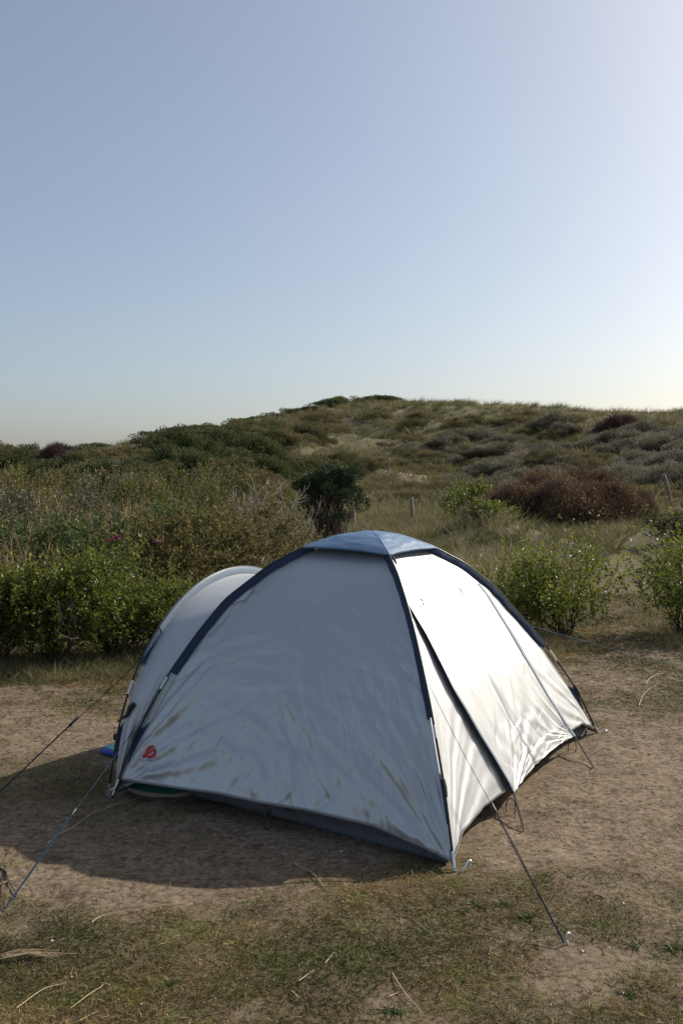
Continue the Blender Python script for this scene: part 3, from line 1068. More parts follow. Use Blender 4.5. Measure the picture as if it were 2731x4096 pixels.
def clip_tab(base, fz, r, pan_in):
    a = pole_pt(base, fz, np.array(r)) + V3(0, 0, .004)
    mb = MB()
    lo = pan_in(np.array(min(r + .042, .99)))
    up = pan_in(np.array(r - .026))
    mid = pan_in(np.array(r + .008))
    h = np.concatenate([norm(base[:2] - APX), [0]])
    sd = np.cross(h, V3(0, 0, 1)) * 0.0035
    V = np.array([a + sd, lo + sd, mid + sd, up + sd, a - sd, lo - sd, mid - sd, up - sd])
    mb.add(V, [[0, 1, 2, 3], [7, 6, 5, 4], [0, 4, 5, 1], [0, 3, 7, 4]])
    t = tpart('clip_tab', mb.mesh('clip_tab', False), M['sleeve'])
    q = pole_pt(base, fz, np.array([r - .012, r, r + .012])) + V3(0, 0, .004)
    tpart('clip', MB().tube(q, [.010, .0125, .010], 8).mesh('clip'), M['black'], t)


clip_tab(A0, PA, .915, LA)
clip_tab(B0, PBD, .905, LB)
clip_tab(C0, PC, .895, LC)

# --- porch: vertical hoop from the left corner to the far corner
AD = D0 - A0
PH = 1.065


def hoop(th, inset=0.0):
    th = np.asarray(th, float)
    s = 0.5 - 0.5 * np.cos(th)
    P = A0 + AD * s[..., None]
    e = 1 - inset / (0.5 * np.linalg.norm(AD)) * 0.55
    mid = A0 + AD * 0.5
    P = mid + (P - mid) * e
    P[..., 2] = (PH - inset) * np.sin(th) ** 0.97
    return P


th = np.linspace(0.0, math.pi, 120)
hp = hoop(np.clip(th, 1e-4, math.pi - 1e-4))
hp[0, 2] = hp[-1, 2] = -0.005
hp[:, :2] += np.outer(np.exp(-th / .12), [-0.028, 0.012])
tpart('porch_pole', MB().tube(hp, POLE_R, 8).mesh('porch_pole'), M['pole'])
PO = norm(np.cross(AD, V3(0, 0, 1)))
if PO[0] > 0:
    PO = -PO            # outward, away from the dome


def porch_roof(nu=70, nt=200):
    t = np.linspace(0.0, 1.0, nt)
    hp_ = hoop(np.clip(t * math.pi, 1e-3, math.pi - 1e-3), 0.040)
    tt = np.minimum(t, 1 - t)
    r = np.interp(tt, [0, .06, .12, .2, .28, .36, .5], [.985, .90, .80, .68, .58, .50, .44])
    w = np.where(t < .5, 0.5 * smooth(.30, .5, t), 1 - 0.5 * smooth(.70, .5, t))
    w = np.where(t < .5, 0.5 * smooth(.28, .55, t) / 0.97, 1 - 0.5 * smooth(.72, .45, t) / 0.97)
    K = LA(r) * (1 - w)[:, None] + LD(r) * w[:, None]
    u = np.linspace(0, 1, nu)
    P = K[None] * (1 - u)[:, None, None] + hp_[None] * u[:, None, None]
    n = Panel.normals(P)
    if n[nu // 2, nt // 2][2] < 0:
        n = -n
    Uu, Tt = np.meshgrid(u, t, indexing='ij')
    low = smooth(.28, .05, np.minimum(Tt, 1 - Tt))
    d = 0.010 * low * np.sin(Uu * 19 + 3 * vnoise(Tt * 9, Uu * 2)) * (np.sin(np.pi * Uu))
    d += 0.006 * fbm(Uu * 2.2, Tt * 7, 2) * np.sin(np.pi * Uu)
    d -= 0.02 * np.sin(np.pi * Uu) * smooth(.1, .4, np.minimum(Tt, 1 - Tt))
    P = P + n * d[..., None]
    P[..., 2] = np.maximum(P[..., 2], 0.03)
    return P


PRF = porch_roof()
porch = tpart('porch_roof', make_mesh('porch_roof', PRF.reshape(-1, 3), grid_faces(*PRF.shape[:2])), M['fly'])
# porch door wall, hanging from the hoop
t = np.linspace(0.03, 0.97, 120)
hp_ = hoop(t * math.pi, 0.042)
v = np.linspace(0, 1, 50)
DW = hp_[None].repeat(50, 0).copy()
DW[..., 2] = 0.03 + (hp_[None, :, 2] - 0.03) * v[:, None]
DW += PO * (0.05 * np.sin(np.pi * v)[:, None] * np.sin(np.pi * t)[None] + 0.012 * np.sin(t * 70)[None] * (1 - v)[:, None])[..., None]
tpart('porch_door', make_mesh('porch_door', DW.reshape(-1, 3), grid_faces(50, 120)), M['fly'])


def porch_sleeve(t0, t1, name, mat):
    t = np.linspace(t0, t1, 90)
    top, bot = hoop(t * math.pi), hoop(t * math.pi, 0.040)
    out = norm(top - bot)
    w = 0.012
    wr = 0.0015 * vnoise(t * 60, t * 0)[:, None]
    V = np.stack([bot - PO * w, top - PO * .0085 - out * .004, top + out * .0085, top + PO * .0085 - out * .004, bot + PO * w + PO * wr], 1)
    return tpart(name, make_mesh(name, V.reshape(-1, 3), grid_faces(len(t), 5)), mat)


porch_sleeve(.27, .73, 'porch_sleeve', M['porch_sleeve'])
porch_sleeve(.205, .267, 'porch_sleeve', M['sleeve'])
porch_sleeve(.733, .795, 'porch_sleeve', M['sleeve'])
q = hoop(np.linspace(.150, .172, 6) * math.pi)
tpart('ferrule', MB().tube(q, POLE_R + .0012, 8).mesh('ferrule'), M['ferrule'])
q = hp[:4].copy()
q[:, 2] = np.linspace(0, .05, 4)
tpart('pole_tip', MB().tube(np.linspace(hp[0], hp[2], 4), POLE_R + .0014, 8).mesh('pole_tip'), M['ferrule'])
for tv in (.098, .188, .30):
    a, b = hoop(np.array(tv * math.pi)), hoop(np.array(tv * math.pi), .05)
    tpart('porch_tie', MB().tube([a, b], [.006, .004], 6).mesh('porch_tie'), M['sleeve'] if tv < .15 else M['fly'])

a = hoop(np.array(.085 * math.pi))
a[:2] += [-.012, .005]
q0, q1, q2 = (hoop(np.array(k * math.pi), .05) for k in (.115, .085, .045))
sd = PO * .004
pt = tpart('clip_tab', make_mesh('clip_tab', [a + sd, q2 + sd, q1 + sd, q0 + sd, a - sd, q2 - sd, q1 - sd, q0 - sd], np.array([[0, 1, 2, 3], [7, 6, 5, 4], [0, 4, 5, 1], [0, 3, 7, 4]]), False), M['sleeve'])
tpart('clip', MB().tube([a - V3(0, 0, .016), a, a + V3(0, 0, .016)], [.010, .0125, .010], 8).mesh('clip'), M['black'], pt)
b0, b1, b2 = (on_plane(p, hoop(np.array(.12 * math.pi)), norm(V3(.3, -1, 0))) for p in ((522, 2830), (510, 2860), (468, 2888)))
tpart('door_strap', MB().tube([b0 + V3(.02, 0, .02), b0, b1, b1 * .5 + b2 * .5, b2], [.014, .014, .009, .005, .004], 6).mesh('door_strap'), M['black'])

# --- groundsheet (inner tent tub)
def tub(fr, z):
    pts = []
    for P, f in ((A0, fr - .13), (B0, fr), (C0, fr), (D0, fr)):
        q = AP * V3(1, 1, 0) + (P - AP * V3(1, 1, 0)) * f
        pts.append(V3(q[0], q[1], z))
    return pts


rows = []
for fr, z in ((0.945, 0.004), (0.95, 0.05), (0.935, 0.12), (0.90, 0.20)):
    c = tub(fr, z)
    ring = []
    for k in range(4):
        s = np.linspace(0, 1, 60, endpoint=False)
        seg = c[k] + (c[(k + 1) % 4] - c[k]) * s[:, None]
        bow = (0.05 * 4 * s * (1 - s))[:, None] * norm(V3(AP[0], AP[1], z) - (c[k] + c[(k + 1) % 4]) / 2)
        seg = seg + bow * (0.3 if k == 0 else 5.0 if k == 1 else 1.0)
        ring.append(seg)
    ring = np.concatenate(ring)
    ring[:, :2] += 0.006 * np.stack([vnoise(np.arange(240) * .5, np.full(240, z * 60)), vnoise(np.arange(240) * .5, np.full(240, z * 60 + 9))], 1) * (z > 0.01)
    rows.append(ring)
G = np.array(rows)
n = G.shape[1]
F = []
for i in range(len(rows) - 1):
    for j in range(n):
        F.append([i * n + j, i * n + (j + 1) % n, (i + 1) * n + (j + 1) % n, (i + 1) * n + j])
tpart('groundsheet', make_mesh('groundsheet', G.reshape(-1, 3), [np.array(F), np.arange(n)[None]]), M['sheet'])

# --- pull loop and hem tabs
def loop(name, top, dirv, ln, wd, rad, mat, parent=None):
    dirv = norm(dirv)
    sd = norm(np.cross(dirv, V3(0.3, -1, .1)))
    a = np.linspace(0, 2 * math.pi, 18)
    P = top + dirv * (ln * (0.5 - 0.5 * np.cos(a)))[:, None] + sd * (wd * np.sin(a) * 0.5)[:, None]
    tpart(name, MB().tube(P, rad, 5).mesh(name), mat, parent)


lp = pan_ab.pt((1082, 3243))
loop('pull_loop', lp + V3(-.01, -.018, -.002), V3(-.05, -.15, -1), .075, .032, .0032, M['black'], side_wall)
tpart('loop_tab', MB().box(lp + V3(-.008, -.015, .004), (.022, .006, .022)).mesh('loop_tab'), M['black'], side_wall)
# corner straps from cloth to pole tips
for (P, f, Lf, nm) in ((A0, PA, LA, 'corner_strap'), (B0, PBD, LB, 'corner_strap'), (C0, PC, LC, 'corner_strap')):
    a = Lf(np.array(.975))
    b = P + V3(0, 0, .012)
    tpart(nm, MB().tube([a, (a + b) / 2 + V3(0, 0, -.01), b], [.008, .009, .005], 6).mesh(nm), M['black'])
aa = tub(.93, .05)[0]
tpart('corner_strap', MB().tube([A0 + V3(.01, 0, .02), (A0 + aa) / 2 + V3(0, 0, .03), aa + V3(.0, -.01, .05)], [.005, .007, .012], 6).mesh('corner_strap'), M['black'])
for q in (.02, -.03, .05):
    aa = tub(.90, .05)[2]
    tpart('corner_strap', MB().tube([C0 + V3(-.01, -.01, .015), aa + V3(q, -q, .03)], [.004, .004], 5).mesh('corner_strap'), M['black'])
# cap tie at the front pole
ct = pole_pt(B0, PBD, np.array([.285, .31, .33])) + V3(.018, -.004, .0)
tpart('cap_tie', MB().tube(ct, [.004, .008, .005], 6).mesh('cap_tie'), M['black'], cap)

# --- printed mark and lettering on the shaded wall, laid on the cloth
def inside(poly, x, y):
    poly = np.asarray(poly, float)
    c = np.zeros(np.shape(x), bool)
    for (x1, y1), (x2, y2) in zip(poly, np.roll(poly, -1, 0)):
        cr = ((y1 > y) != (y2 > y)) & (x < (x2 - x1) * (y - y1) / (y2 - y1 + 1e-9) + x1)
        c ^= cr
    return c


def seg_d(x, y, a, b):
    ab = np.subtract(b, a)
    t = np.clip(((x - a[0]) * ab[0] + (y - a[1]) * ab[1]) / (ab @ ab), 0, 1)
    return np.hypot(x - a[0] - t * ab[0], y - a[1] - t * ab[1])


def to_src(p):
    return (500 + p[0] / 7.84, 2950 + p[1] / 7.84)


def print_mesh(name, x0, x1, y0, y1, nx, ny, keep, mat, parent):
    xs, ys = np.linspace(x0, x1, nx + 1), np.linspace(y0, y1, ny + 1)
    cx, cy = np.meshgrid((xs[1:] + xs[:-1]) / 2, (ys[1:] + ys[:-1]) / 2, indexing='ij')
    k = keep(cx, cy)
    V = np.zeros((nx + 1, ny + 1, 3))
    I, J = np.meshgrid(np.arange(nx + 1), np.arange(ny + 1), indexing='ij')
    for i in range(nx + 1):
        for j in range(ny + 1):
            V[i, j] = pan_ab.pt(to_src((xs[i], ys[j])), 0.0035)
    ii, jj = np.nonzero(k)
    idx = lambda i, j: i * (ny + 1) + j
    F = np.stack([idx(ii, jj), idx(ii, jj + 1), idx(ii + 1, jj + 1), idx(ii + 1, jj)], -1)
    return tpart(name, make_mesh(name, V.reshape(-1, 3), F), mat, parent)


BLOB = [(905, 255), (930, 300), (965, 400), (975, 480), (955, 560), (930, 610), (880, 645), (800, 650), (740, 645), (700, 635), (650, 612), (620, 640), (590, 655), (545, 610), (540, 580), (580, 540), (620, 490), (650, 430), (690, 350), (740, 300), (800, 260), (860, 245)]
STROKES = [((885, 300), (820, 360), 14), ((820, 360), (745, 408), 7), ((745, 408), (880, 385), 8), ((880, 385), (930, 318), 9),
           ((872, 445), (820, 500), 17), ((820, 500), (720, 556), 12), ((720, 556), (830, 535), 10), ((830, 535), (900, 462), 12), ((900, 470), (962, 530), 6),
           ((690, 462), (700, 540), 6), ((710, 555), (640, 612), 6), ((690, 462), (600, 530), 5)]


def keep_logo(x, y):
    k = inside(BLOB, x, y)
    for a, b, w in STROKES:
        k &= seg_d(x, y, a, b) > w
    return k


print_mesh('red_mark', 525, 985, 235, 665, 46, 43, keep_logo, M['red'], side_wall)
FONT = {'F': ['11111', '10000', '11110', '10000', '10000', '10000', '10000'], 'u': ['00000', '00000', '10001', '10001', '10001', '10011', '01101'],
        'n': ['00000', '00000', '10110', '11001', '10001', '10001', '10001'], 'C': ['01110', '10001', '10000', '10000', '10000', '10001', '01110'],
        'a': ['00000', '00000', '01110', '00001', '01111', '10001', '01111'], 'm': ['00000', '00000', '11010', '10101', '10101', '10101', '10101'],
        'p': ['00000', '00000', '11110', '10001', '11110', '10000', '10000'], ' ': ['00000'] * 7}
TXT = 'Fun Camp'
TB = np.array([[c == '1' for c in ''.join(FONT[ch][r] + '0' for ch in TXT)] for r in range(7)]).T


def keep_text(x, y):
    return TB


print_mesh('lettering', 470, 890, 674, 730, TB.shape[0], 7, keep_text, M['ink'], side_wall)

# ------------------------------------------------------------------ guy lines, pegs
def guy(label, P, slider_at, mat, r_up=.0019, r_lo=.0026, double=True, sl=0.05, mat2=None):
    P0, P1 = np.asarray(P[0], float), np.asarray(P[1], float)
    root = empty('guy_line', P1)
    tag(root, label, 'guy line', 'guy lines of the tent')
    s = P0 + (P1 - P0) * slider_at
    d = norm(P1 - P0)
    sagv = V3(0, 0, -.012)
    up = np.linspace(P0, s, 12) + sagv * (4 * np.linspace(0, 1, 12) * (1 - np.linspace(0, 1, 12)))[:, None]
    MBu = MB().tube(up - P1, r_up, 5)
    MBu.build('upper_cord', mat2 or mat, root)
    sd = norm(np.cross(d, V3(0, 0, 1))) * .0035
    for sg in ((-1, 1) if double else (0,)):
        lo = np.linspace(s, P1, 12) + sd * sg * (np.linspace(1, .5, 12))[:, None]
        MB().tube(lo - P1, r_lo * .8, 5).build('lower_cord', mat, root)
    q = np.array([s - d * sl * .5, s - d * sl * .3, s, s + d * sl * .3, s + d * sl * .5])
    MB().tube(q - P1, [.004, .0075, .0065, .0075, .004], 8).build('slider', M['black'], root)
    return root


def peg(at, lean, label, hook=True, ln=.06, rad=.0034):
    at = np.asarray(at, float)
    root = MB()
    d = norm(np.asarray(lean, float) + V3(0, 0, 1.0))
    sd = norm(np.cross(d, V3(.5, -1, 0)))
    P = [at - d * .10, at, at + d * ln]
    if hook:
        for a in np.linspace(0, math.pi, 6):
            P.append(at + d * ln + sd * (.011 - .011 * math.cos(a)) + d * (.011 * math.sin(a)))
        P.append(P[-1] - d * .012)
    P = np.array(P)
    o = obj('tent_peg', MB().tube(P - at, rad, 6).mesh('tent_peg'), M['steel'])
    o.location = at
    tag(o, label, 'tent peg', 'metal tent pegs')
    return o


gA = pole_in(A0, PA, np.array(.80), .01)
pegA = ground((12, 3668))
guy('light blue guy line from left tent corner to the left picture edge', (gA, pegA + V3(0, 0, .02)), .66, M['cord_blue'])
peg(pegA, V3(-.5, -.25, 0), 'silver peg holding the blue guy line at left picture edge', False, .05)
gP = hoop(np.array(.215 * math.pi))
gPe = ground((-150, 3330))
guy('dark guy line running left from the porch hoop out of the picture', (gP, gPe + V3(0, 0, .02)), .42, M['cord_dark'], r_up=.0022, sl=.07)
gB = pole_pt(B0, PBD, np.array(.722)) + V3(.012, -.01, 0)
pegB = ground((2255, 3795))
guy('dark blue guy line from front tent pole to the foreground peg', (gB, pegB + V3(0, 0, .02)), .545, M['cord_dark'], r_up=.0013, r_lo=.0024, sl=.05, mat2=M['cord_black'])
peg(ground((2270, 3785)), V3(-.2, .1, 0), 'silver hooked peg in the foreground grass under the front guy line', True, .03)
gC = pole_pt(C0, PC, np.array(.675)) + V3(.01, 0, .005)
gCe = on_ground(3.05, 7.25)
guy('thin teal guy line from right tent sleeve across the dry ground', (gC, gCe + V3(0, 0, .02)),   .93, M['cord_teal'], r_up=.0017, sl=.05)

# short cords from the flap's corners
fl, fr = FP[0, 0], FP[-1, 0]
for P0, px, lab in ((fl, (2092, 3322), 'short black cord from nearer flap corner of the tent to its peg'), (fr, (2368, 3072), 'short black cord from farther flap corner of the tent to its peg')):
    e = ground(px)
    root = empty('peg_cord', e)
    tag(root, lab, 'cord', 'short peg cords of the vent flap')
    for sg in (-1, 1):
        MB().tube(np.linspace(P0, e + V3(0, 0, .012), 8) - e + V3(.003 * sg, 0, 0), .0026, 5).build('cord', M['cord_black'], root)
    lo = P0 + V3(-.012, -.012, -.02)
    a = np.linspace(0, 2 * math.pi, 14)
    Lp = lo + np.stack([.022 * np.sin(a) - .004, -.006 * np.sin(a), -.045 * (1 - np.cos(a))], -1)
    MB().tube(Lp - e, .0028, 5).build('loop', M['cord_black'], root)
    MB().tube([Lp[7] - e + V3(-.010, 0, 0), Lp[7] - e + V3(.010, 0, 0)], .006, 6).build('toggle', M['black'], root)
    peg(e, norm(P0 - e) * V3(-1, -1, 0) * .9, lab.replace('short black cord from', 'small silver peg under the').replace(' of the tent to its peg', ''), False, .035, .0036)
peg(on_ground(B0[0] + .03, B0[1] - .005), V3(.55, .1, 0), 'silver hooked peg at the foot of the front tent corner', True, .045, .004)
peg(on_ground(A0[0] - .012, A0[1] - .03), V3(.25, -.1, 0), 'silver hooked peg at the foot of the left tent corner', True, .05, .004)
peg(on_ground(C0[0] + .03, C0[1] - .01), V3(.5, -.1, 0), 'silver peg at the foot of the right tent corner', True, .015, .004)

# ------------------------------------------------------------------ belongings around the porch
def board(name, label, cat, outline, th, loc, rot, mats, zc=0.0):
    """rounded board: side core + top skin (own part)"""
    n = len(outline)
    o2 = np.asarray(outline, float)
    root = empty(name, loc)
    root.rotation_euler = rot
    tag(root, label, cat)
    mb = MB()
    rings = [(0.965, 0), (1.0, th * .3), (1.0, th * .7), (0.965, th)]
    V = np.concatenate([np.c_[o2 * s, np.full(n, z)] for s, z in rings])
    F = [[k * n + j, k * n + (j + 1) % n, (k + 1) * n + (j + 1) % n, (k + 1) * n + j] for k in range(3) for j in range(n)]
    mb.add(V, F)
    mb.add(V[:n], np.arange(n)[None, ::-1])
    mb.add(V[-n:], np.arange(n)[None])
    mb.build('core', mats[0], root)
    obj('deck', make_mesh('deck', np.c_[o2 * .90, np.full(n, th + .003)], np.arange(n)[None], False), mats[1], root)
    return root


def swirl_mat():
    m, nt, p = new_mat('swirled_print')
    nz = tex_noise(nt, 7, 2, .5, obj_co(nt))
    nt.links.new(ramp(nt, nz, [(.3, (.015, .06, .32)), (.48, (.03, .25, .45)), (.6, (.08, .42, .30)), (.75, (.02, .09, .40))]), p.inputs['Base Color'])
    p.inputs['Roughness'].default_value = .45
    return m


ang = np.linspace(0, 2 * math.pi, 40, endpoint=False)
sup = lambda a, b, e: np.stack([a * np.sign(np.cos(ang)) * np.abs(np.cos(ang)) ** e, b * np.sign(np.sin(ang)) * np.abs(np.sin(ang)) ** e], -1)
board('bodyboard', 'blue and turquoise bodyboard lying beside the tent porch', 'bodyboard', sup(.40, .15, .32), .026, on_ground(-1.12, 5.61, .004), (0, 0, math.atan2(AD[1], AD[0])),
      (plain_mat('blue_foam', (.02, .04, .30), .6), swirl_mat()))
tealb = on_ground(-.935, 4.735, .006)
board('skimboard', 'teal skimboard with pale rim under the hem at the left tent corner', 'skimboard', sup(.20, .10, .9), .026, tealb, (math.radians(9), 0, math.atan2((B0 - A0)[1], (B0 - A0)[0]) + .15),
      (plain_mat('cream_rim', (.24, .185, .155), .7), plain_mat('teal_deck', (.03, .20, .16), .5)))

# ------------------------------------------------------------------ plants: builders
def leaf_geo(P, D, L, W, g, fold=.25, droop=.0, tint=None):
    """P base points, D directions (unit), L lengths, W widths -> folded diamond leaves (2 triangles each)"""
    n = len(P)
    D = norm(D)
    r = norm(g.normal(size=(n, 3)))
    S = norm(np.cross(D, r))
    N = np.cross(S, D)
    L = np.broadcast_to(L, (n,))[:, None]
    W = np.broadcast_to(W, (n,))[:, None]
    mid = P + D * L * .45
    a = mid + S * W * .5 + N * W * fold
    b = mid - S * W * .5 + N * W * fold
    tip = P + D * L - N * L * droop
    V = np.stack([P, a, tip, b], 1).reshape(-1, 3)
    k = np.arange(n)[:, None] * 4
    F = np.concatenate([k + [0, 1, 2], k + [0, 2, 3]])
    T = np.repeat(g.random(n) if tint is None else tint, 4)
    return V, F, T


def blade_geo(P, D, L, W, g, bend=.4, tint=None, seg=2):
    """grass blades: tapering ribbons that bend over"""
    n = len(P)
    D = norm(D)
    r = norm(g.normal(size=(n, 3)) * V3(1, 1, .15))
    S = norm(np.cross(D, r))
    bd = norm(np.stack([D[:, 0] + g.normal(size=n) * .5, D[:, 1] + g.normal(size=n) * .5, -.25 * np.ones(n)], -1))
    L = np.broadcast_to(L, (n,))[:, None]
    W = np.broadcast_to(W, (n,))[:, None]
    T = np.repeat(g.random(n) if tint is None else tint, 2 * seg + 1)
    pts = []
    for k in range(seg + 1):
        q = k / seg
        c = P + D * L * q + bd * L * bend * q * q
        pts.append((c, W * (1 - q) * .5))
    V = []
    for c, w in pts[:-1]:
        V += [c - S * w, c + S * w]
    V.append(pts[-1][0])
    V = np.stack(V, 1).reshape(-1, 3)
    m = 2 * seg + 1
    k = np.arange(n)[:, None] * m
    Fq = [k + [2 * i, 2 * i + 1, 2 * i + 3, 2 * i + 2] for i in range(seg - 1)]
    Ft = k + [2 * seg - 2, 2 * seg - 1, 2 * seg]
    return V, ([np.concatenate(Fq)] if Fq else []) + [Ft], T


def lumps(g, n, a, b, h, zmin=.25, flat=.62):
    """centres of leaf clumps spread through a crown, dense at its skin, with lobes and hollows"""
    P = []
    ph = g.uniform(0, 6.28, 4)
    while len(P) < n:
        q = g.random() ** .8
        an = g.uniform(0, 2 * math.pi)
        lobe = 1 + .16 * math.sin(3 * an + ph[0] + 3 * q) + .12 * math.sin(5 * an + ph[1] - 4 * q)
        prof = math.sqrt(max(0.0, 1 - ((q - .42) / flat) ** 2)) * lobe
        if prof <= .05:
            continue
        r = prof * g.random() ** .42
        top = 1 + .10 * math.sin(2 * an + ph[2]) + .08 * math.sin(4 * an + ph[3])
        P.append([math.cos(an) * r * a, math.sin(an) * r * b, h * (zmin + (1 - zmin) * q * (top if q > .6 else 1))])
    return np.array(P)


def leafy(g, a, b, h, n_sh, per, leaf, wid, zmin=.22, sh_len=(.12, .3), up=.9, spread=.6, jag=.12):
    """leafy shoots standing in a shrub crown: returns leaf mesh arrays and shoot axes"""
    c = lumps(g, n_sh, a * .86, b * .86, h * .86, zmin)
    keep = np.ones(len(c), bool)
    for k in range(9):
        v = c[g.integers(len(c))] * V3(1.1, 1.1, 1.0)
        keep &= (np.linalg.norm((c - v) / V3(a * .34, b * .34, h * .2), axis=1) > 1) | (g.random(len(c)) < .22)
    c = c[keep]
    d = np.stack([c[:, 0] / a * spread, c[:, 1] / b * spread, np.full(len(c), up)], -1) + g.normal(size=c.shape) * .33
    d = norm(d)
    L = g.uniform(*sh_len, size=len(c)) * (1 + (g.random(len(c)) < .16) * jag * 6)
    s = (np.arange(per) + .5) / per
    P = c[:, None] + d[:, None] * (L[:, None] * s[None])[..., None]
    P = P + g.normal(size=P.shape) * .012
    D = d[:, None] * .55 + norm(g.normal(size=P.shape)) * .8
    n = P.shape[0] * per
    st = np.repeat(g.random(len(c)), per)
    tint = np.clip(.25 * g.random(n) + .45 * st + .3 * np.tile(s, len(c)) + .5 * (g.random(n) < .03), 0, 1)
    V, F, T = leaf_geo(P.reshape(-1, 3), D.reshape(-1, 3), g.uniform(.55, 1.3, n) * leaf, g.uniform(.65, 1.2, n) * wid, g, tint=tint)
    return (V, F, T), c, c + d * L[:, None]


def stems_mesh(name, g, ends, n, spread, r0=.008, r1=.003, kink=.03, base_w=.15, axes=None):
    mb = MB()
    sel = ends[g.choice(len(ends), min(n, len(ends)), replace=False)]
    for e in sel:
        b = V3(e[0] * base_w + g.normal() * .02, e[1] * base_w + g.normal() * .02, -.03)
        q = np.linspace(0, 1, 5)[:, None]
        P = b + (e - b) * q + np.outer(np.sin(np.pi * q[:, 0]), V3(e[0] * -spread, e[1] * -spread, .02)) + g.normal(size=(5, 3)) * kink * np.array([0, 1, 1, 1, .3])[:, None]
        mb.tube(P, np.linspace(r0, r1, 5) * g.uniform(.7, 1.2), 4, cap=False)
    if axes is not None:
        for s, e in zip(*axes):
            mb.tube([s, e], [.0022, .0012], 3, cap=False)
    return mb.mesh(name)


def proto_leafy(seed, a, b, h, n_sh, per, leaf, wid, n_st=22, axes_n=150, **k):
    g = np.random.default_rng(seed)
    (V, F, T), c, e = leafy(g, a, b, h, n_sh, per, leaf, wid, **k)
    st = stems_mesh('stems', g, c, n_st, .12, axes=(c[:axes_n], e[:axes_n]) if axes_n else None)
    return {'foliage': make_mesh('foliage', V, F, False, T), 'stems': st}


def plant(name, label, cat, proto, mats, x, y, sc=(1, 1, 1), rz=0, group=None, dz=0.0):
    root = empty(name, on_ground(x, y, dz), rz)
    root.scale = sc
    tag(root, label, cat, group)
    for k, me in proto.items():
        o = bpy.data.objects.new(k, me)
        COL.objects.link(o)
        o.parent = root
        m = mats.get(k)
        if not me.materials:
            me.materials.append(m)
        elif me.materials[0] != m:
            o.material_slots[0].link = 'OBJECT'
            o.material_slots[0].material = m
    return root


def px_x(px, Y):
    return (px - IW / 2) / FPX * Y


# ---- hedge along the pitch (left) and the two shrubs on the right
priv = [proto_leafy(100 + k, .66, .52, (.98, 1.06, .9)[k], 780, 14, .048, .025, n_st=46, zmin=.13, sh_len=(.12, .32)) for k in range(3)]
pm = {'foliage': M['privet'], 'stems': M['stem_dark']}
HEDGE = [(-330, 7.75, 1.05, 1.0, 0, 'leafy green hedge shrub just outside the left picture edge'),
         (-60, 7.85, 1.0, .98, 1, 'dark green hedge shrub cut by the left picture edge'),
         (190, 8.0, 1.0, 1.10, 2, 'green hedge shrub with a forked bare stem, second from left edge'),
         (430, 8.15, 1.0, 1.2, 0, 'bright green hedge shrub just left of the tent porch'),
         (650, 8.35, .8, .78, 1, 'glossy green hedge shrub rising right behind the tent porch'),
         (880, 8.7, .9, .72, 2, 'green hedge shrub hidden mostly behind the tent dome')]
for i, (px, Y, s, hs, k, lab) in enumerate(HEDGE):
    plant('hedge_shrub', lab, 'shrub', priv[k], pm, px_x(px, Y), Y + .15, (s, s, hs * .76), i * 1.3, 'green hedge shrubs along the pitch')
# forked bare stem in the hedge
g = np.random.default_rng(77)
RG = [(2075, 9.45, .95, .93, 1, 'yellow green leafy shrub right behind the tent, nearer the tent'),
      (2275, 9.30, 1.0, 1.02, 0, 'yellow green glossy leafed shrub left of the trodden gap'),
      (2760, 9.2, 1.12, 1.12, 2, 'tall green leafy shrub cut by the right picture edge')]
opens = [proto_leafy(130 + k, .60, .50,   .92, 420, 14, .050, .027, n_st=40, zmin=.16, sh_len=(.18, .42), up=1.25, spread=.55, jag=.2) for k in range(3)]
ps = {'foliage': M['privet_yellow'], 'stems': M['stem_dark']}
for i, (px, Y, s, hs, k, lab) in enumerate(RG):
    plant('leafy_shrub', lab, 'shrub', opens[k], ps, px_x(px, Y), Y + .1, (s, s, hs * .80), 2 + i * 1.7, 'green shrubs right of the tent')

# ---- rose thicket
rosep = [proto_leafy(200 + k, .95, .75, 1.2, 620, 12, .050, .036, n_st=34, zmin=.2, sh_len=(.10, .26), spread=.9, up=.6, axes_n=120) for k in range(2)]
ROSE = [(330, 10.6, .85, 1.0, 0, 'rose_green', 'green rose bush with pink flowers above the hedge'),
        (560, 11.4, .95, 1.02, 1, 'rose', 'brown tinged rose bush above the bright hedge'),
        (800, 11.9, .95, 1.0, 0, 'rose', 'russet olive rose bush left of the tent cap'),
        (1040, 12.6, .9, .92, 1, 'rose', 'brown rose bush right behind the tent roof cap'),
        (700, 14.2, 1.0, 1.05, 0, 'rose_green', 'olive rose bush in the second row behind the hedge'),
        (130, 11.2, .9, .98, 1, 'rose_green', 'greyish green rose bush near the left edge above the hedge'),
        (980, 15.2, 1.0, 1.05, 1, 'rose', 'olive brown bush below the bare branched shrub')]
for i, (px, Y, s, hs, k, mm, lab) in enumerate(ROSE):
    plant('rose_bush', lab, 'bush', rosep[k], {'foliage': M[mm], 'stems': M['stem']}, px_x(px, Y), Y, (s, s, hs), i * 2.1, 'rose bushes behind the hedge')
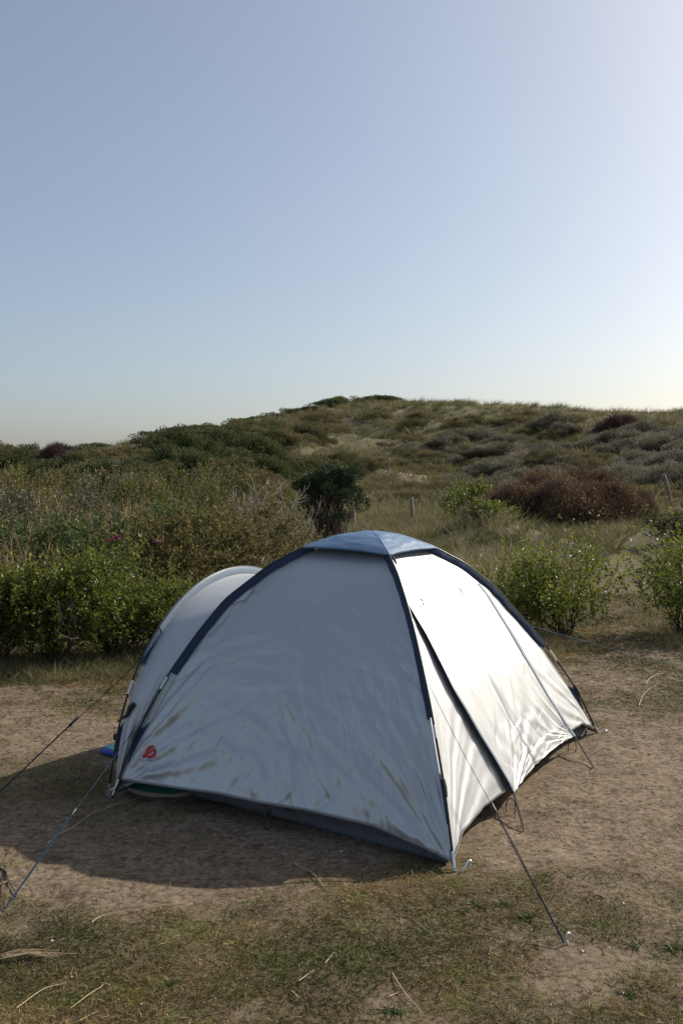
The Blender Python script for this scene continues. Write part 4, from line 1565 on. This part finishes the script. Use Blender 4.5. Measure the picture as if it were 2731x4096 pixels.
# flowers on the green rose bush
for i, p in enumerate([(475, 2150), (452, 2157), (440, 2160), (640, 2170), (615, 2162)]):
    d = ray(p)
    q = EYE + d * (9.98 / d[1])
    g = np.random.default_rng(300 + i)
    sz = (.040 if i == 0 else .020)
    n = 10
    an = np.arange(n) * 2 * math.pi / 5
    D = np.stack([np.cos(an), -.6 + 0 * an, np.sin(an)], -1) + g.normal(size=(n, 3)) * .2
    V, F, T = leaf_geo(np.zeros((n, 3)), D, sz, sz * .9, g)
    o = obj('rose_flower', make_mesh('rose_flower', V, F, False, T), M['petal'])
    o.location = q
    tag(o, ['bright pink rose flower on the green bush above the hedge', 'small pink rose flower left of the brightest bloom', 'faded pink rose flower farthest left on the green bush',
            'small pink rose right of the bloom pair', 'tiny pink rose bud on the brown bush'][i], 'flower', 'pink rose flowers')

# ---- silvery and lichened scrub on the left, mid distance
silv = [proto_leafy(230 + k, 1.0, .8, 1.35, 480, 11, .060, .034, n_st=50, zmin=.2, sh_len=(.12, .34), up=.9, axes_n=260) for k in range(2)]
SIL = [(-90, 12.6, .95, 1.0, 0, 'silver_leaf', 'grey leafed scrub bush at the left picture edge'), (60, 15.5, .95, .98, 1, 'silver_leaf', 'whitish leafed scrub bush above the left hedge'),
       (330, 16.5, 1.0, 1.0, 0, 'silver_leaf', 'pale grey leafed bush between rose bush and dark scrub'), (560, 17.5, .95, 1.0, 1, 'olive_leaf', 'olive bush with pale bare twig tips'),
       (760, 19.0, 1.05, 1.16, 0, 'olive_leaf', 'olive green bush left of the bare branched shrub'), (960, 20.5, 1.0, 1.12, 1, 'olive_leaf', 'dark olive bush behind the bare branches'),
       (120, 20.0, 1.1, 1.15, 0, 'olive_leaf', 'brown olive scrub with yellow lichened twigs'), (-180, 18.5, 1.1, 1.15, 1, 'olive_leaf', 'olive scrub outside the left picture edge'),
       (420, 22.0, 1.1, 1.12, 1, 'silver_leaf', 'grey green scrub above the rose thicket'), (640, 24.5, 1.1, 1.2, 0, 'olive_leaf', 'green scrub under the dark dune hollow'), (270, 25.5, 1.2, 1.1, 1, 'olive_leaf', 'brownish scrub below the grey buckthorn'),
       (20, 26.5, 1.3, 1.15, 0, 'olive_leaf', 'green brown scrub at left edge below the dune'), (1130, 24.5, 1.0, .95, 1, 'olive_leaf', 'olive bush left of the dark juniper'), (860, 27.5, 1.2, 1.1, 0, 'silver_leaf', 'grey green bush behind the bare branched shrub')]
for i, (px, Y, s, hs, k, mm, lab) in enumerate(SIL):
    plant('scrub_bush', lab, 'bush', silv[k], {'foliage': M[mm], 'stems': M['lichen'] if i in (2, 6, 0, 3, 8) else M['stem']}, px_x(px, Y), Y, (s, s, hs * (1.2 if Y > 17 else 1.08)), i * 1.9, 'scrub bushes behind the hedge')


# ---- bare branching shrubs
def branches(g, base, n0, L0, r0, depth, spread=.75, up=.35):
    mb = MB()

    def grow(p, d, L, r, k):
        q = [p]
        n = 4
        for i in range(n):
            d = norm(d + g.normal(size=3) * .16 + V3(0, 0, .05))
            q.append(q[-1] + d * L / n)
        mb.tube(np.array(q), np.linspace(r, r * .62, n + 1), 4 if r < .012 else 6, cap=False)
        if k == 0:
            return
        for c in range(g.integers(2, 4)):
            nd = norm(d + g.normal(size=3) * spread * .6 + V3(0, 0, up * .5))
            s = q[-1] if c < 2 else q[-2]
            grow(s, nd, L * g.uniform(.55, .85), r * .66, k - 1)

    for i in range(n0):
        a = g.uniform(0, 2 * math.pi)
        d = norm(V3(math.cos(a) * spread, math.sin(a) * spread, 1.0))
        grow(np.asarray(base, float) + d * V3(.05, .05, 0), d, L0 * g.uniform(.8, 1.1), r0, depth)
    return mb


for i, (px, Y, n0, L0, dep, lab) in enumerate([(1010, 17.2, 8, .62, 4, 'large bare grey branched shrub left of the juniper'), (1190, 19.5, 6, .62, 4, 'bare branched shrub close beside the juniper'),
                                               (800, 17.0, 5, .52, 4, 'smaller bare branched shrub among the olive bushes')]):
    g = np.random.default_rng(400 + i)
    mb = branches(g, (0, 0, -.05), n0, L0, .028, dep, spread=.85)
    root = empty('bare_shrub', on_ground(px_x(px, Y), Y))
    tag(root, lab, 'shrub', 'bare branched shrubs')
    mb.build('branches', M['deadwood'], root)
for i, (px, Y, L0, lab) in enumerate([(110, 10.0, .30, 'yellow lichened bare twigs above the left hedge'), (470, 13.2, .36, 'lichened bare twigs rising among the rose bushes'), (260, 15.0, .42, 'tall yellowish bare twigs amid the grey leafed scrub'),
                                      (-10, 9.4, .30, 'orange lichened twigs at the left picture edge'), (560, 15.5, .42, 'bare brown twigs between pale scrub and olive bush')]):
    g = np.random.default_rng(420 + i)
    mb = branches(g, (0, 0, -.05), 7, L0 * 1.4, .012, 3, spread=.42, up=.7)
    root = empty('bare_twigs', on_ground(px_x(px, Y), Y))
    tag(root, lab, 'twigs', 'lichened twigs in the scrub')
    mb.build('branches', M['lichen'], root)
g = np.random.default_rng(9)
fk = branches(g, (0, 0, -.03), 3, .34, .013, 3, spread=.4, up=.4)
root = empty('bare_sapling', on_ground(px_x(235, 7.86), 7.86))
tag(root, 'pale forked bare stem standing in front of the hedge', 'sapling')
fk.build('branches', M['stem_dark'], root)


# ---- juniper
def juniper():
    g = np.random.default_rng(500)
    cl = []
    for k in range(46):
        a = g.uniform(0, 2 * math.pi)
        rr = .78 * math.sqrt(g.random())
        zt = 1.95 - .55 * (rr / .8) ** 2 - g.random() * .75 * (.3 + rr)
        cl.append([math.cos(a) * rr, math.sin(a) * rr * .8, zt])
    cl = np.array(cl)
    P, D, tn = [], [], []
    for c in cl:
        n = 300
        v = norm(g.normal(size=(n, 3)))
        rad = g.uniform(.14, .24)
        q = c + v * V3(rad, rad, rad * .8) * (g.random(n) ** .4)[:, None]
        P.append(q)
        D.append(v + V3(0, 0, .8))
        tn.append(np.clip(.2 + .3 * g.random(n) + .4 * (v[:, 2] > .2) * g.random(n) + .15 * g.random(), 0, 1))
    P, D, tn = np.concatenate(P), np.concatenate(D), np.concatenate(tn)
    V, F, T = leaf_geo(P, D, g.uniform(.05, .10, len(P)), .02, g, tint=tn)
    st = MB()
    for k in range(110):
        c = cl[g.integers(len(cl))] + g.normal(size=3) * .08
        b = V3(c[0] * .42 + g.normal() * .05, c[1] * .42 + g.normal() * .05, -.05)
        q = np.linspace(0, 1, 5)[:, None]
        pt = b + (c - b) * q + np.outer(np.sin(np.pi * q[:, 0]), V3(-c[0] * .15, -c[1] * .15, 0)) + g.normal(size=(5, 3)) * .03
        st.tube(pt, np.linspace(.016, .006, 5) * g.uniform(.5, 1.2), 4, cap=False)
    return {'foliage': make_mesh('foliage', V, F, False, T), 'stems': st.mesh('stems')}


plant('juniper_bush', 'dark green juniper bush with bare brown stems behind the tent', 'bush', juniper(), {'foliage': M['juniper'], 'stems': M['bark']}, px_x(1322, 22), 22, (1.06, 1.06, 1.06), .4)


# ---- twiggy bushes (russet, plum)
def twiggy(seed, a, b, h, n_tw, n_lf, lf=.07, wid=.013, up=1.0):
    g = np.random.default_rng(seed)
    c = lumps(g, n_tw, a * .9, b * .9, h * .82, .12)
    c[:, 2] *= 1 - .35 * (np.hypot(c[:, 0] / a, c[:, 1] / b)) ** 2
    d = np.stack([c[:, 0] / a * .55, c[:, 1] / b * .55, np.full(len(c), up)], -1) + g.normal(size=c.shape) * .22
    V, F, T = blade_geo(c, d, g.uniform(.25, .55, len(c)), wid, g, bend=.1, seg=1)
    P = c[g.integers(len(c), size=n_lf)] + norm(g.normal(size=(n_lf, 3))) * .12 + V3(0, 0, .2) * g.random((n_lf, 1))
    V2, F2, T2 = leaf_geo(P, g.normal(size=(n_lf, 3)), lf, lf * .7, g, tint=.35 + .65 * g.random(n_lf))
    me = make_mesh('twigs', np.concatenate([V, V2]), [F[-1], F2 + len(V)] if len(F) == 1 else F + [F2 + len(V)], False, np.concatenate([T * .8, T2]))
    return {'twigs': me}


tw = twiggy(600, 1.9, 1.4, 2.1, 6500, 4200, .10, .016)
tw2 = twiggy(601, 1.6, 1.3, 1.9, 5200, 3400, .10, .016)
for i, (px, Y, s, hs, p, lab) in enumerate([(2060, 27.0, .92, .80, tw, 'left part bush of the russet thicket beside the green bush'), (2250, 26.5, .98, .98, tw2, 'middle russet brown willow bush on the flat below the dune'),
                                            (2420, 26.8, .92, .76, tw, 'right russet brown willow bush nearest the braced post'), (2545, 27.5, .55, .62, tw2, 'low russet bush at the right end of the thicket'),
                                            (2160, 28.2, .85, 1.08, tw2, 'russet bush standing behind the middle of the thicket'), (2340, 28.4, .95, .98, tw, 'russet bush standing behind the right half of the thicket')]):
    plant('russet_bush', lab, 'bush', p, {'twigs': M['russet']}, px_x(px, Y), Y, (s * .95, s * .95, hs * .88), i * 2.3, 'russet bushes of the thicket')
gb = [proto_leafy(620 + k, 1.1, .9, 1.5, 420, 10, .10, .06, n_st=20, zmin=.12, sh_len=(.15, .4), axes_n=0) for k in range(2)]
plant('green_bush', 'dark green bush at the left end of the russet thicket', 'bush', gb[0], {'foliage': M['privet'], 'stems': M['stem']}, px_x(1885, 29), 29, (.95, .9, .95), .3)
plant('green_bush', 'small bright green bush in tall grass before the russet thicket', 'bush', gb[1], {'foliage': M['privet_yellow'], 'stems': M['stem']}, px_x(1950, 21.0), 21.0, (.72, .7, .36), 1.3)
plant('green_bush', 'low green bush beside the path before the right edge shrub', 'bush', gb[0], {'foliage': M['dune_bush'], 'stems': M['stem']}, px_x(2700, 20), 20, (.8, .8, .45), 2.3)
pl = twiggy(640, 1.6, 1.4, 1.9, 3600, 1500, .08, .03)
g0 = ground((235, 1868))
plant('plum_bush', 'round plum brown bush on the left skyline', 'bush', pl, {'twigs': M['plum']}, g0[0], g0[1], (1.05, 1, .98), 0)
g0 = ground((280, 1885))
plant('plum_bush', 'smaller plum brown bush just right of the skyline one', 'bush', pl, {'twigs': M['plum']}, g0[0], g0[1], (.8, .8, .75), 1)
g0 = ground((2480, 1745))
plant('plum_bush', 'dull plum bush high on the right dune slope', 'bush', pl, {'twigs': M['plum']}, g0[0], g0[1], (1.3, 1.2, .85), 2)


# ---- far scrub on the dune: each bush one object, shared meshes
def far_bush(seed, a, b, h, n, lf, nl=16, wid=.5):
    g = np.random.default_rng(seed)
    cl = np.stack([g.uniform(-a, a, nl), g.uniform(-b, b, nl), np.zeros(nl)], -1)
    cl = cl * (1 - .2 * g.random((nl, 1)))
    cl[:, 2] = h * (1 - .55 * ((cl[:, 0] / a) ** 2 + (cl[:, 1] / b) ** 2)) * g.uniform(.6, .95, nl)
    k = g.integers(nl, size=n)
    v = norm(g.normal(size=(n, 3)))
    P = cl[k] + v * V3(a * .32, b * .32, h * .30) * (g.random(n) ** .35)[:, None]
    P[:, 2] = np.maximum(P[:, 2], .03)
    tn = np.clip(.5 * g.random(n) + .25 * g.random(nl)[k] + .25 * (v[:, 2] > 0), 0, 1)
    V, F, T = leaf_geo(P, v * .6 + V3(0, 0, .7) + g.normal(size=(n, 3)) * .4, g.uniform(.7, 1.3, n) * lf, g.uniform(.7, 1.2, n) * lf * wid, g, tint=tn)
    return make_mesh('far_bush', V, F, False, T)


bk = [far_bush(700 + k, .95, .8, .75, 3200, .10, 26, .35) for k in range(3)]
db = [far_bush(710 + k, 1.1, 1.0, .8, 3000, .10, 18) for k in range(3)]
hh = [far_bush(720 + k, 1.0, .9, .5, 2400, .09, 18, .3) for k in range(2)]
dg = [far_bush(730 + k, 1.0, .9, 1.0, 3000, .10, 16) for k in range(2)]
for l, mm in ((dg, 'dune_green'), (bk, 'buckthorn'), (db, 'dune_bush'), (hh, 'heath')):
    for me in l:
        me.materials.append(M[mm])


def crest(px):
    d = np.arange(55, 135, .5)
    x = (px - IW / 2) / FPX * d
    z = height(x, d)
    k = int(np.argmax((z - CAMH) / d))
    return V3(x[k], d[k] - .6, float(height(x[k], d[k] - .6)))


def scatter(name, label, cat, group, meshes, pix, smin, smax, seed, hmul=1.0):
    g = np.random.default_rng(seed)
    for p in pix:
        q = ground(p) if not isinstance(p, (int, float)) else crest(p)
        o = bpy.data.objects.new(name, meshes[g.integers(len(meshes))])
        COL.objects.link(o)
        s = g.uniform(smin, smax) * (.8 + .4 * min(q[1], 90) / 70)
        o.location = (q[0], q[1], q[2] - .04)
        o.rotation_euler = (0, 0, g.uniform(0, 6.28))
        o.scale = (s, s * g.uniform(.8, 1.1), s * g.uniform(.75, 1.15) * hmul)
        tag(o, label, cat, group)


def pix_in(n, x0, x1, y0, y1, seed, keep=None):
    g = np.random.default_rng(seed)
    out = []
    while len(out) < n:
        p = (g.uniform(x0, x1), g.uniform(y0, y1))
        if keep is None or keep(*p):
            out.append(p)
    return out


sky_y = lambda x: np.interp(x, [-300, 0, 150, 400, 550, 650, 950, 1150, 1450, 1560, 1800, 2000, 2250, 2420, 2560, 2731, 3000], [1775, 1790, 1800, 1795, 1765, 1730, 1680, 1650, 1620, 1620, 1625, 1622, 1635, 1655, 1660, 1652, 1650])
scatter('buckthorn_bush', 'grey green buckthorn mound on the right dune slope', 'bush', 'buckthorn mounds on the right dune slope', bk,
        pix_in(120, 1780, 2900, 1715, 1990, 1, lambda x, y: y > 1700 + 60 * (x < 2100) and vnoise(np.array(x / 150), np.array(y / 60)) > -.35), .7, 1.35, 2)
scatter('buckthorn_bush', 'grey green buckthorn mound in the left dune hollow', 'bush', 'buckthorn mounds in the left hollow', bk, pix_in(26, 230, 640, 1900, 1985, 3), .7, 1.2, 4)
scatter('dune_bush', 'low brownish green bush on the left dune flank', 'bush', 'brownish bushes on the left dune flank', db,
        pix_in(60, -200, 1250, 1700, 1960, 5, lambda x, y: y > sky_y(x) + 45), .8, 1.5, 6)
scatter('dune_bush', 'small dark green bush scattered on the grassy dune face', 'bush', 'dark bushes on the dune face', db,
        pix_in(40, 1150, 2800, 1640, 1900, 7, lambda x, y: y > sky_y(x) + 45), .5, 1.0, 8)
scatter('heath_bush', 'low brown heath clump on the dune', 'bush', 'brown heath clumps on the dune', hh,
        pix_in(130, -200, 2850, 1660, 2040, 9, lambda x, y: y > sky_y(x) + 45 and vnoise(np.array(x / 200 + 7), np.array(y / 70)) > -.1), .7, 1.4, 10)
scatter('green_dune_bush', 'rounded dark green bush on the left dune flank', 'bush', 'dark green bushes on the left dune flank', dg,
        pix_in(50, 560, 1120, 1700, 1930, 15, lambda x, y: y > sky_y(x) + 75), .8, 1.4, 16, 1.0)
scatter('green_dune_bush', 'small dark green bush among the brown scrub by the left edge', 'bush', 'green bushes by the left edge', dg,
        pix_in(16, -150, 560, 1830, 1960, 25), .7, 1.2, 26, 1.1)
# bushes that stand against the sky
SK = [610, 640, 680, 720, 770, 820, 880, 960, 1000, 1040, 1085, 1160, 1200, 1250, 1300, 1335, 1380, 1440, 1475, 1510, 1540, 350, 395, 1580]
scatter('skyline_bush', 'dark green bush standing on the dune skyline', 'bush', 'green bushes on the dune skyline', dg, SK, .8, 1.35, 12, .45)

# ---- marram grass and rough grass: too many to count
def tufts(name, label, pts, nb, ln, wid, seed, seg, lean=.5, tone=None, spread=.08):
    g = np.random.default_rng(seed)
    n = len(pts)
    P = np.repeat(pts, nb, 0)
    m = len(P)
    P = P + np.c_[g.normal(size=(m, 2)) * spread, np.full(m, -.03)]
    D = np.c_[g.normal(size=(m, 2)) * lean, np.ones(m)]
    wind = np.repeat(g.normal(size=(n, 2)) * .2 + V3(.18, .0), nb, 0)
    D[:, :2] += wind
    tn = np.clip(np.repeat(g.random(n) if tone is None else tone, nb) * .6 + g.random(m) * .4, 0, 1)
    L = g.uniform(ln[0], ln[1], m) * np.repeat(g.uniform(.7, 1.2, n), nb)
    V, F, T = blade_geo(P, D, L, g.uniform(.7, 1.3, m) * wid, g, bend=.35, tint=tn, seg=seg)
    o = obj(name, make_mesh(name, V, F, False, T), M['marram'])
    return tag(o, label, 'grass', kind='stuff')


g = np.random.default_rng(42)
# dune faces, placed evenly over the slope
n = 24000
ca = g.uniform(-.50, .50, n)
d = 36 + 84 * g.random(n) ** .75
x, y = np.tan(ca) * d, d
dens = .55 + .6 * fbm(x / 6, y / 6 + 11, 3)
k = (g.random(n) < dens) & (path_dist(x, y) > .8)
x, y = x[k], y[k]
tone = np.clip(.40 + .6 * fbm(x / 5 + 50, y / 5, 3) + .12 * smooth(70, 95, y) + .30 * g.normal(size=len(x)), 0, 1)
tufts('dune_grass', 'tan and olive marram grass covering the dune', np.c_[x, y, height(x, y)], 18, (.40, .95), .042, 1, 1, .40, tone, .17)
n = 16000
ca = g.uniform(-.46, .46, n)
d = 10.5 + 29 * g.random(n) ** .8
x, y = np.tan(ca) * d, d
right = smooth(-.06, .04, x / y)
dens = (.25 + .75 * right) * (.55 + .7 * fbm(x / 2.5, y / 2.5 + 5, 3))
k = (g.random(n) < dens) & (path_dist(x, y) > .55)
x, y = x[k], y[k]
tone = np.clip(.45 + .6 * fbm(x / 3 + 50, y / 3, 3) + .28 * g.normal(size=len(x)), 0, 1)
tufts('rough_grass', 'tall dry rough grass between the shrubs behind the tent', np.c_[x, y, height(x, y)], 24, (.25, .70), .015, 2, 2, .42, tone, .09)
n = 5200
x = g.uniform(-4.8, 5.6, n)
y = edge_y(x) + 3.2 * g.random(n) ** 1.6 - .05
k = path_dist(x, y) > .45
x, y = x[k], y[k]
tone = np.clip(.30 + .5 * fbm(x / .8 + 50, y / .8, 3) + .25 * g.random(len(x)), 0, 1)
tufts('verge_grass', 'fringe of green and dry grass along the foot of the hedge', np.c_[x, y, height(x, y)], 16, (.07, .24), .006, 3, 2, .6, tone, .05)

# ---- fence posts
FP_PIX = [((1198, 1830), .95, 'grey fence post on the dune, farthest left above the bare shrub'), ((1373, 1832), .72, 'grey fence post on the dune straight above the juniper'), ((1552, 1893), .98, 'grey fence post on the dune right of the juniper'),
          ((1768, 1883), .85, 'grey fence post on the dune above the green end of the thicket'), ((1976, 1905), .95, 'grey fence post rising behind the left of the russet thicket'), ((2193, 1925), .95, 'grey fence post tip behind the middle of the russet thicket')]
for p, h, lab in FP_PIX:
    q = ground(p)
    g = np.random.default_rng(int(p[0]))
    mb = MB()
    rd = .06
    lx = g.normal() * .03
    mb.tube([(0, 0, -.2), (lx * .5, 0, h * .5), (lx, 0, h - .03), (lx, 0, h)], [rd, rd * .98, rd * .95, rd * .7], 8)
    o = obj('fence_post', mb.mesh('fence_post'), M['wood'])
    o.location = q
    tag(o, lab, 'fence post', 'fence posts on the dune')
for p, h, lab, tilt in (((1652, 2097), .93, 'pale fence post leaning left in the grass behind the tent cap', -.075), ((1413, 2125), .66, 'low pale fence post beside the juniper stems', 0.0)):
    q = ground(p)
    mb = MB().tube([(0, 0, -.2), (tilt * .5, 0, h * .5), (tilt, 0, h - .02), (tilt, 0, h)], [.065, .06, .058, .05], 8)
    o = obj('fence_post', mb.mesh('fence_post'), M['wood'])
    o.location = q
    tag(o, lab, 'fence post', 'fence posts on the flat')
q = ground((2688, 2022))
root = empty('braced_post', q)
tag(root, 'weathered post with a slanting brace right of the russet thicket', 'fence post')
MB().tube([(0, 0, -.2), (-.18, 0, .6), (-.36, 0, 1.22), (-.37, 0, 1.25)], [.085, .08, .075, .05], 8).build('post', M['wood'], root)
MB().tube([(-.95, .1, -.2), (-.68, .06, .5), (-.40, .03, 1.1)], [.055, .055, .05], 8).build('brace', M['wood'], root)
q = ground((2729, 2030))
o = obj('fence_post', MB().tube([(0, 0, -.2), (0, 0, .55), (0, 0, 1.1), (0, 0, 1.13)], [.07, .07, .065, .04], 8).mesh('fence_post'), M['wood'])
o.location = q
tag(o, 'fence post at the right picture edge beside the braced post', 'fence post', 'fence posts on the flat')

# ------------------------------------------------------------------ ground cover on the pitch
def foot(x, y):       # under the tent
    X = np.stack([x, y], -1)
    ins = np.ones(np.shape(x), bool)
    c = [A0, B0, C0, D0]
    for k in range(4):
        a, b = c[k][:2], c[(k + 1) % 4][:2]
        ins &= ((b[0] - a[0]) * (y - a[1]) - (b[1] - a[1]) * (x - a[0])) > 0.02
    return ins


g = np.random.default_rng(55)


def pitch_points(n, ylo, yhi, pw):
    y = ylo + (yhi - ylo) * g.random(n) ** pw
    x = (g.random(n) * 2 - 1) * (.43 * y + .25)
    k = ((y < edge_y(x) + .3) | (path_dist(x, y) < .9)) & ~foot(x, y)
    return x[k], y[k]


x, y = pitch_points(460000, 2.25, 12.5, 1.7)
tf = turf(x, y)
k = g.random(len(x)) < (tf ** 2.0) * .85 + .012
x, y, tf = x[k], y[k], tf[k]
m = len(x)
green = np.clip(.60 - 1.0 * fbm(x / .5 + 3, y / .4 + 8, 3) - .12 * smooth(3.6, 2.7, y) + .33 * g.normal(size=m), 0, 1)
D = np.c_[g.normal(size=(m, 2)) * .9, .35 + g.random(m)]
V, F, T = blade_geo(np.c_[x, y, height(x, y) - .003], D, g.uniform(.016, .052, m) * (.8 + .5 * (y > 6.8)), g.uniform(.0020, .0038, m) * (.75 + y * .10), g, bend=.5, tint=green, seg=2)
tag(obj('lawn_grass', make_mesh('lawn_grass', V, F, False, T), M['lawn']), 'short worn grass and moss on the sandy pitch', 'grass', kind='stuff')

x, y = pitch_points(120000, 2.25, 12.5, 1.1)
k = g.random(len(x)) < .18 + .5 * smooth(5.2, 6.6, y) + .25 * (turf(x, y) > .4)
x, y = x[k], y[k]
m = len(x)
a = g.uniform(0, 2 * math.pi, m)
D = np.c_[np.cos(a), np.sin(a) * .8, g.uniform(-.02, .22, m)]
V, F, T = blade_geo(np.c_[x, y, height(x, y) + .003], D, g.uniform(.015, .06, m), g.uniform(.0016, .003, m) * (.7 + y * .11), g, bend=.12, seg=1)
tag(obj('straw_litter', make_mesh('straw_litter', V, F, False, T), M['litter']), 'fine dry straw litter strewn over the pitch', 'litter', kind='stuff')

# shell and pebble crumbs
x, y = pitch_points(900, 2.3, 8.5, 1.1)
m = len(x)
s = g.uniform(.0015, .0042, m) * (1 + (g.random(m) < .04) * 1.0)
oc = np.array([[1, 0, 0], [-1, 0, 0], [0, 1, 0], [0, -1, 0], [0, 0, .6], [0, 0, -.6]])
V = (np.c_[x, y, height(x, y) + s * .3][:, None] + oc[None] * s[:, None, None] * g.uniform(.6, 1.3, (m, 1, 3))).reshape(-1, 3)
f8 = np.array([[0, 2, 4], [2, 1, 4], [1, 3, 4], [3, 0, 4], [2, 0, 5], [1, 2, 5], [3, 1, 5], [0, 3, 5]])
tag(obj('shell_fragments', make_mesh('shell_fragments', V, (np.arange(m)[:, None, None] * 6 + f8[None]).reshape(-1, 3), False, np.repeat(g.random(m), 6)), M['shell']), 'white shell and pebble crumbs on the sand', 'shells', kind='stuff')
x, y = pitch_points(3000, 2.3, 8.5, 1.3)
k = turf(x, y) < .6
x, y = x[k], y[k]
m = len(x)
s = g.uniform(.002, .006, m)
V = (np.c_[x, y, height(x, y) + s * .2][:, None] + oc[None] * s[:, None, None] * g.uniform(.5, 1.4, (m, 1, 3))).reshape(-1, 3)
tag(obj('soil_crumbs', make_mesh('soil_crumbs', V, (np.arange(m)[:, None, None] * 6 + f8[None]).reshape(-1, 3), False, np.repeat(g.random(m), 6)), plain_mat('dark_soil', (.09, .065, .045), .95)), 'dark crumbs of soil and droppings on the sand', 'soil', kind='stuff')

# single straws, twigs and weeds that can be told apart
STRAW = [([(2553, 2826), (2570, 2785), (2622, 2745)], 'curved pale straw right of the tent, nearer of two'), ([(2580, 2738), (2600, 2718), (2645, 2697)], 'pale bent straw right of the tent under the teal guy line'),
         ([(2425, 2681), (2450, 2667)], 'short pale straw right of the tent near the shrubs'), ([(1195, 3932), (1258, 3885)], 'short bright straw in the foreground left of centre bottom'),
         ([(1568, 3905), (1610, 3985), (1690, 4062)], 'long thin straw standing aslant at bottom centre'), ([(1555, 4000), (1600, 3978)], 'stubby pale straw beside the long thin one at bottom centre'),
         ([(368, 3700), (410, 3675), (500, 3660), (715, 3623)], 'very long straw lying along the sand left of centre'), ([(318, 4094), (392, 4055)], 'straight straw at the bottom edge left'),
         ([(285, 4045), (370, 3988), (408, 3968), (414, 3950)], 'kinked straw above the bottom left straight one'), ([(68, 4044), (180, 3972), (268, 3944)], 'long curved straw at bottom left'),
         ([(0, 3546), (70, 3517)], 'pale straw touching the left edge by the dark twig'), ([(190, 3380), (350, 3270), (560, 3198)], 'long straw in the tent shadow left of the corner'),
         ([(225, 3295), (338, 3252)], 'short straw in the tent shadow by the guy line'), ([(1300, 3860), (1336, 3818)], 'small straw right of centre in the foreground turf'), ([(1165, 3975), (1190, 4012), (1200, 4006)], 'hooked straw near bottom centre left'),
         ([(1175, 3462), (1240, 3500), (1310, 3570)], 'thin stalk crossing the lower edge of the tent shadow')]
for pts, lab in STRAW:
    Q = np.array([ground(p) for p in pts])
    if len(Q) > 2:
        tq = np.linspace(0, len(Q) - 1, 14)
        Q = np.stack([np.interp(tq, np.arange(len(Q)), Q[:, c]) for c in range(3)], -1)
        for _ in range(2):
            Q[1:-1] = (Q[:-2] + Q[2:] + 2 * Q[1:-1]) / 4
    Q[:, 2] = height(Q[:, 0], Q[:, 1]) + .006 + .008 * np.sin(np.pi * np.linspace(0, 1, len(Q)))
    c = Q.mean(0)
    o = obj('dry_straw', MB().tube(Q - c, np.linspace(.0021, .0010, len(Q)) * (.6 + c[1] * .14), 5).mesh('dry_straw'), M['straw'])
    o.location = c
    tag(o, lab, 'straw', 'single dry straws on the pitch')
Q = np.array([ground(p) for p in [(-20, 3462), (25, 3495), (40, 3540), (72, 3588)]])
Q[:, 2] += .008
c = Q.mean(0)
o = obj('fallen_twig', MB().tube(Q - c, [.0036, .0042, .0036, .0026], 6).mesh('fallen_twig'), M['stem'])
o.location = c
tag(o, 'dark fallen twig at the left edge above the blue guy line peg', 'twig')
Q0 = ground((135, 3838))
mb = MB()
g = np.random.default_rng(88)
for k in range(14):
    a = g.normal() * .10
    L = g.uniform(.10, .22)
    st = V3(-.10 + g.normal() * .015, g.normal() * .01, .006 + .006 * g.random())
    e = st + V3(math.cos(a) * L, math.sin(a) * L, .010 * g.random())
    mb.tube([st, (st + e) / 2 + V3(0, 0, .012), e], [.0016, .0022, .0010], 4)
o = mb.build('dry_grass_wisp', M['straw'])
o.location = Q0
tag(o, 'flattened wisp of dry grass at lower left', 'dry grass')
Q0 = ground((2388, 3597))
mb = MB()
a = np.linspace(0, 4.0, 10)
mb.tube(np.c_[.018 * np.cos(a), .012 * np.sin(a), .006 + .002 * a], np.linspace(.004, .002, 10), 5)
o = mb.build('curled_bark', M['bark'])
o.location = Q0
tag(o, 'small dark curl of bark on the bare sand at right', 'bark')


def rosette(seed, n, ln, wd):
    g = np.random.default_rng(seed)
    an = g.uniform(0, 2 * math.pi, n)
    D = np.c_[np.cos(an), np.sin(an), g.uniform(.15, 1.1, n)]
    P = np.c_[g.normal(size=(n, 2)) * .012, np.zeros(n)]
    V, F, T = blade_geo(P, D, g.uniform(.5, 1.1, n) * ln, wd, g, bend=.35, seg=2)
    return make_mesh('weed', V, F, False, T)


rs = [rosette(910, 34, .055, .0055), rosette(911, 22, .042, .009)]
for me in rs:
    me.materials.append(M['weed'])
for i, (p, s, lab) in enumerate([((1565, 4052), 1.0, 'dark green weed rosette at bottom centre'), ((2105, 3680), 1.0, 'green weed rosette left of the front guy line'), ((1905, 3628), .9, 'small broad leafed weed in front of the tent corner'),
                                 ((1855, 3652), .8, 'flat weed left of the broad leafed one'), ((2530, 3785), 1.0, 'spiky weed right of the foreground peg'), ((2500, 3985), .9, 'grey green weed at lower right'), ((2690, 3800), .9, 'weed tuft at the right edge of the foreground'),
                                 ((1555, 3815), .8, 'small weed in the turf below the tent'), ((2020, 3620), .9, 'pale weed rosette beside the front guy line'), ((690, 3940), .8, 'small weed at lower left of centre'), ((1690, 3730), .8, 'low weed in the turf left of centre right')]):
    q = ground(p)
    o = bpy.data.objects.new('weed', rs[i % 2])
    COL.objects.link(o)
    o.location = (q[0], q[1], q[2] + .002)
    o.rotation_euler = (0, 0, i * 1.1)
    o.scale = (s, s, s)
    tag(o, lab, 'weed', 'weeds in the turf')
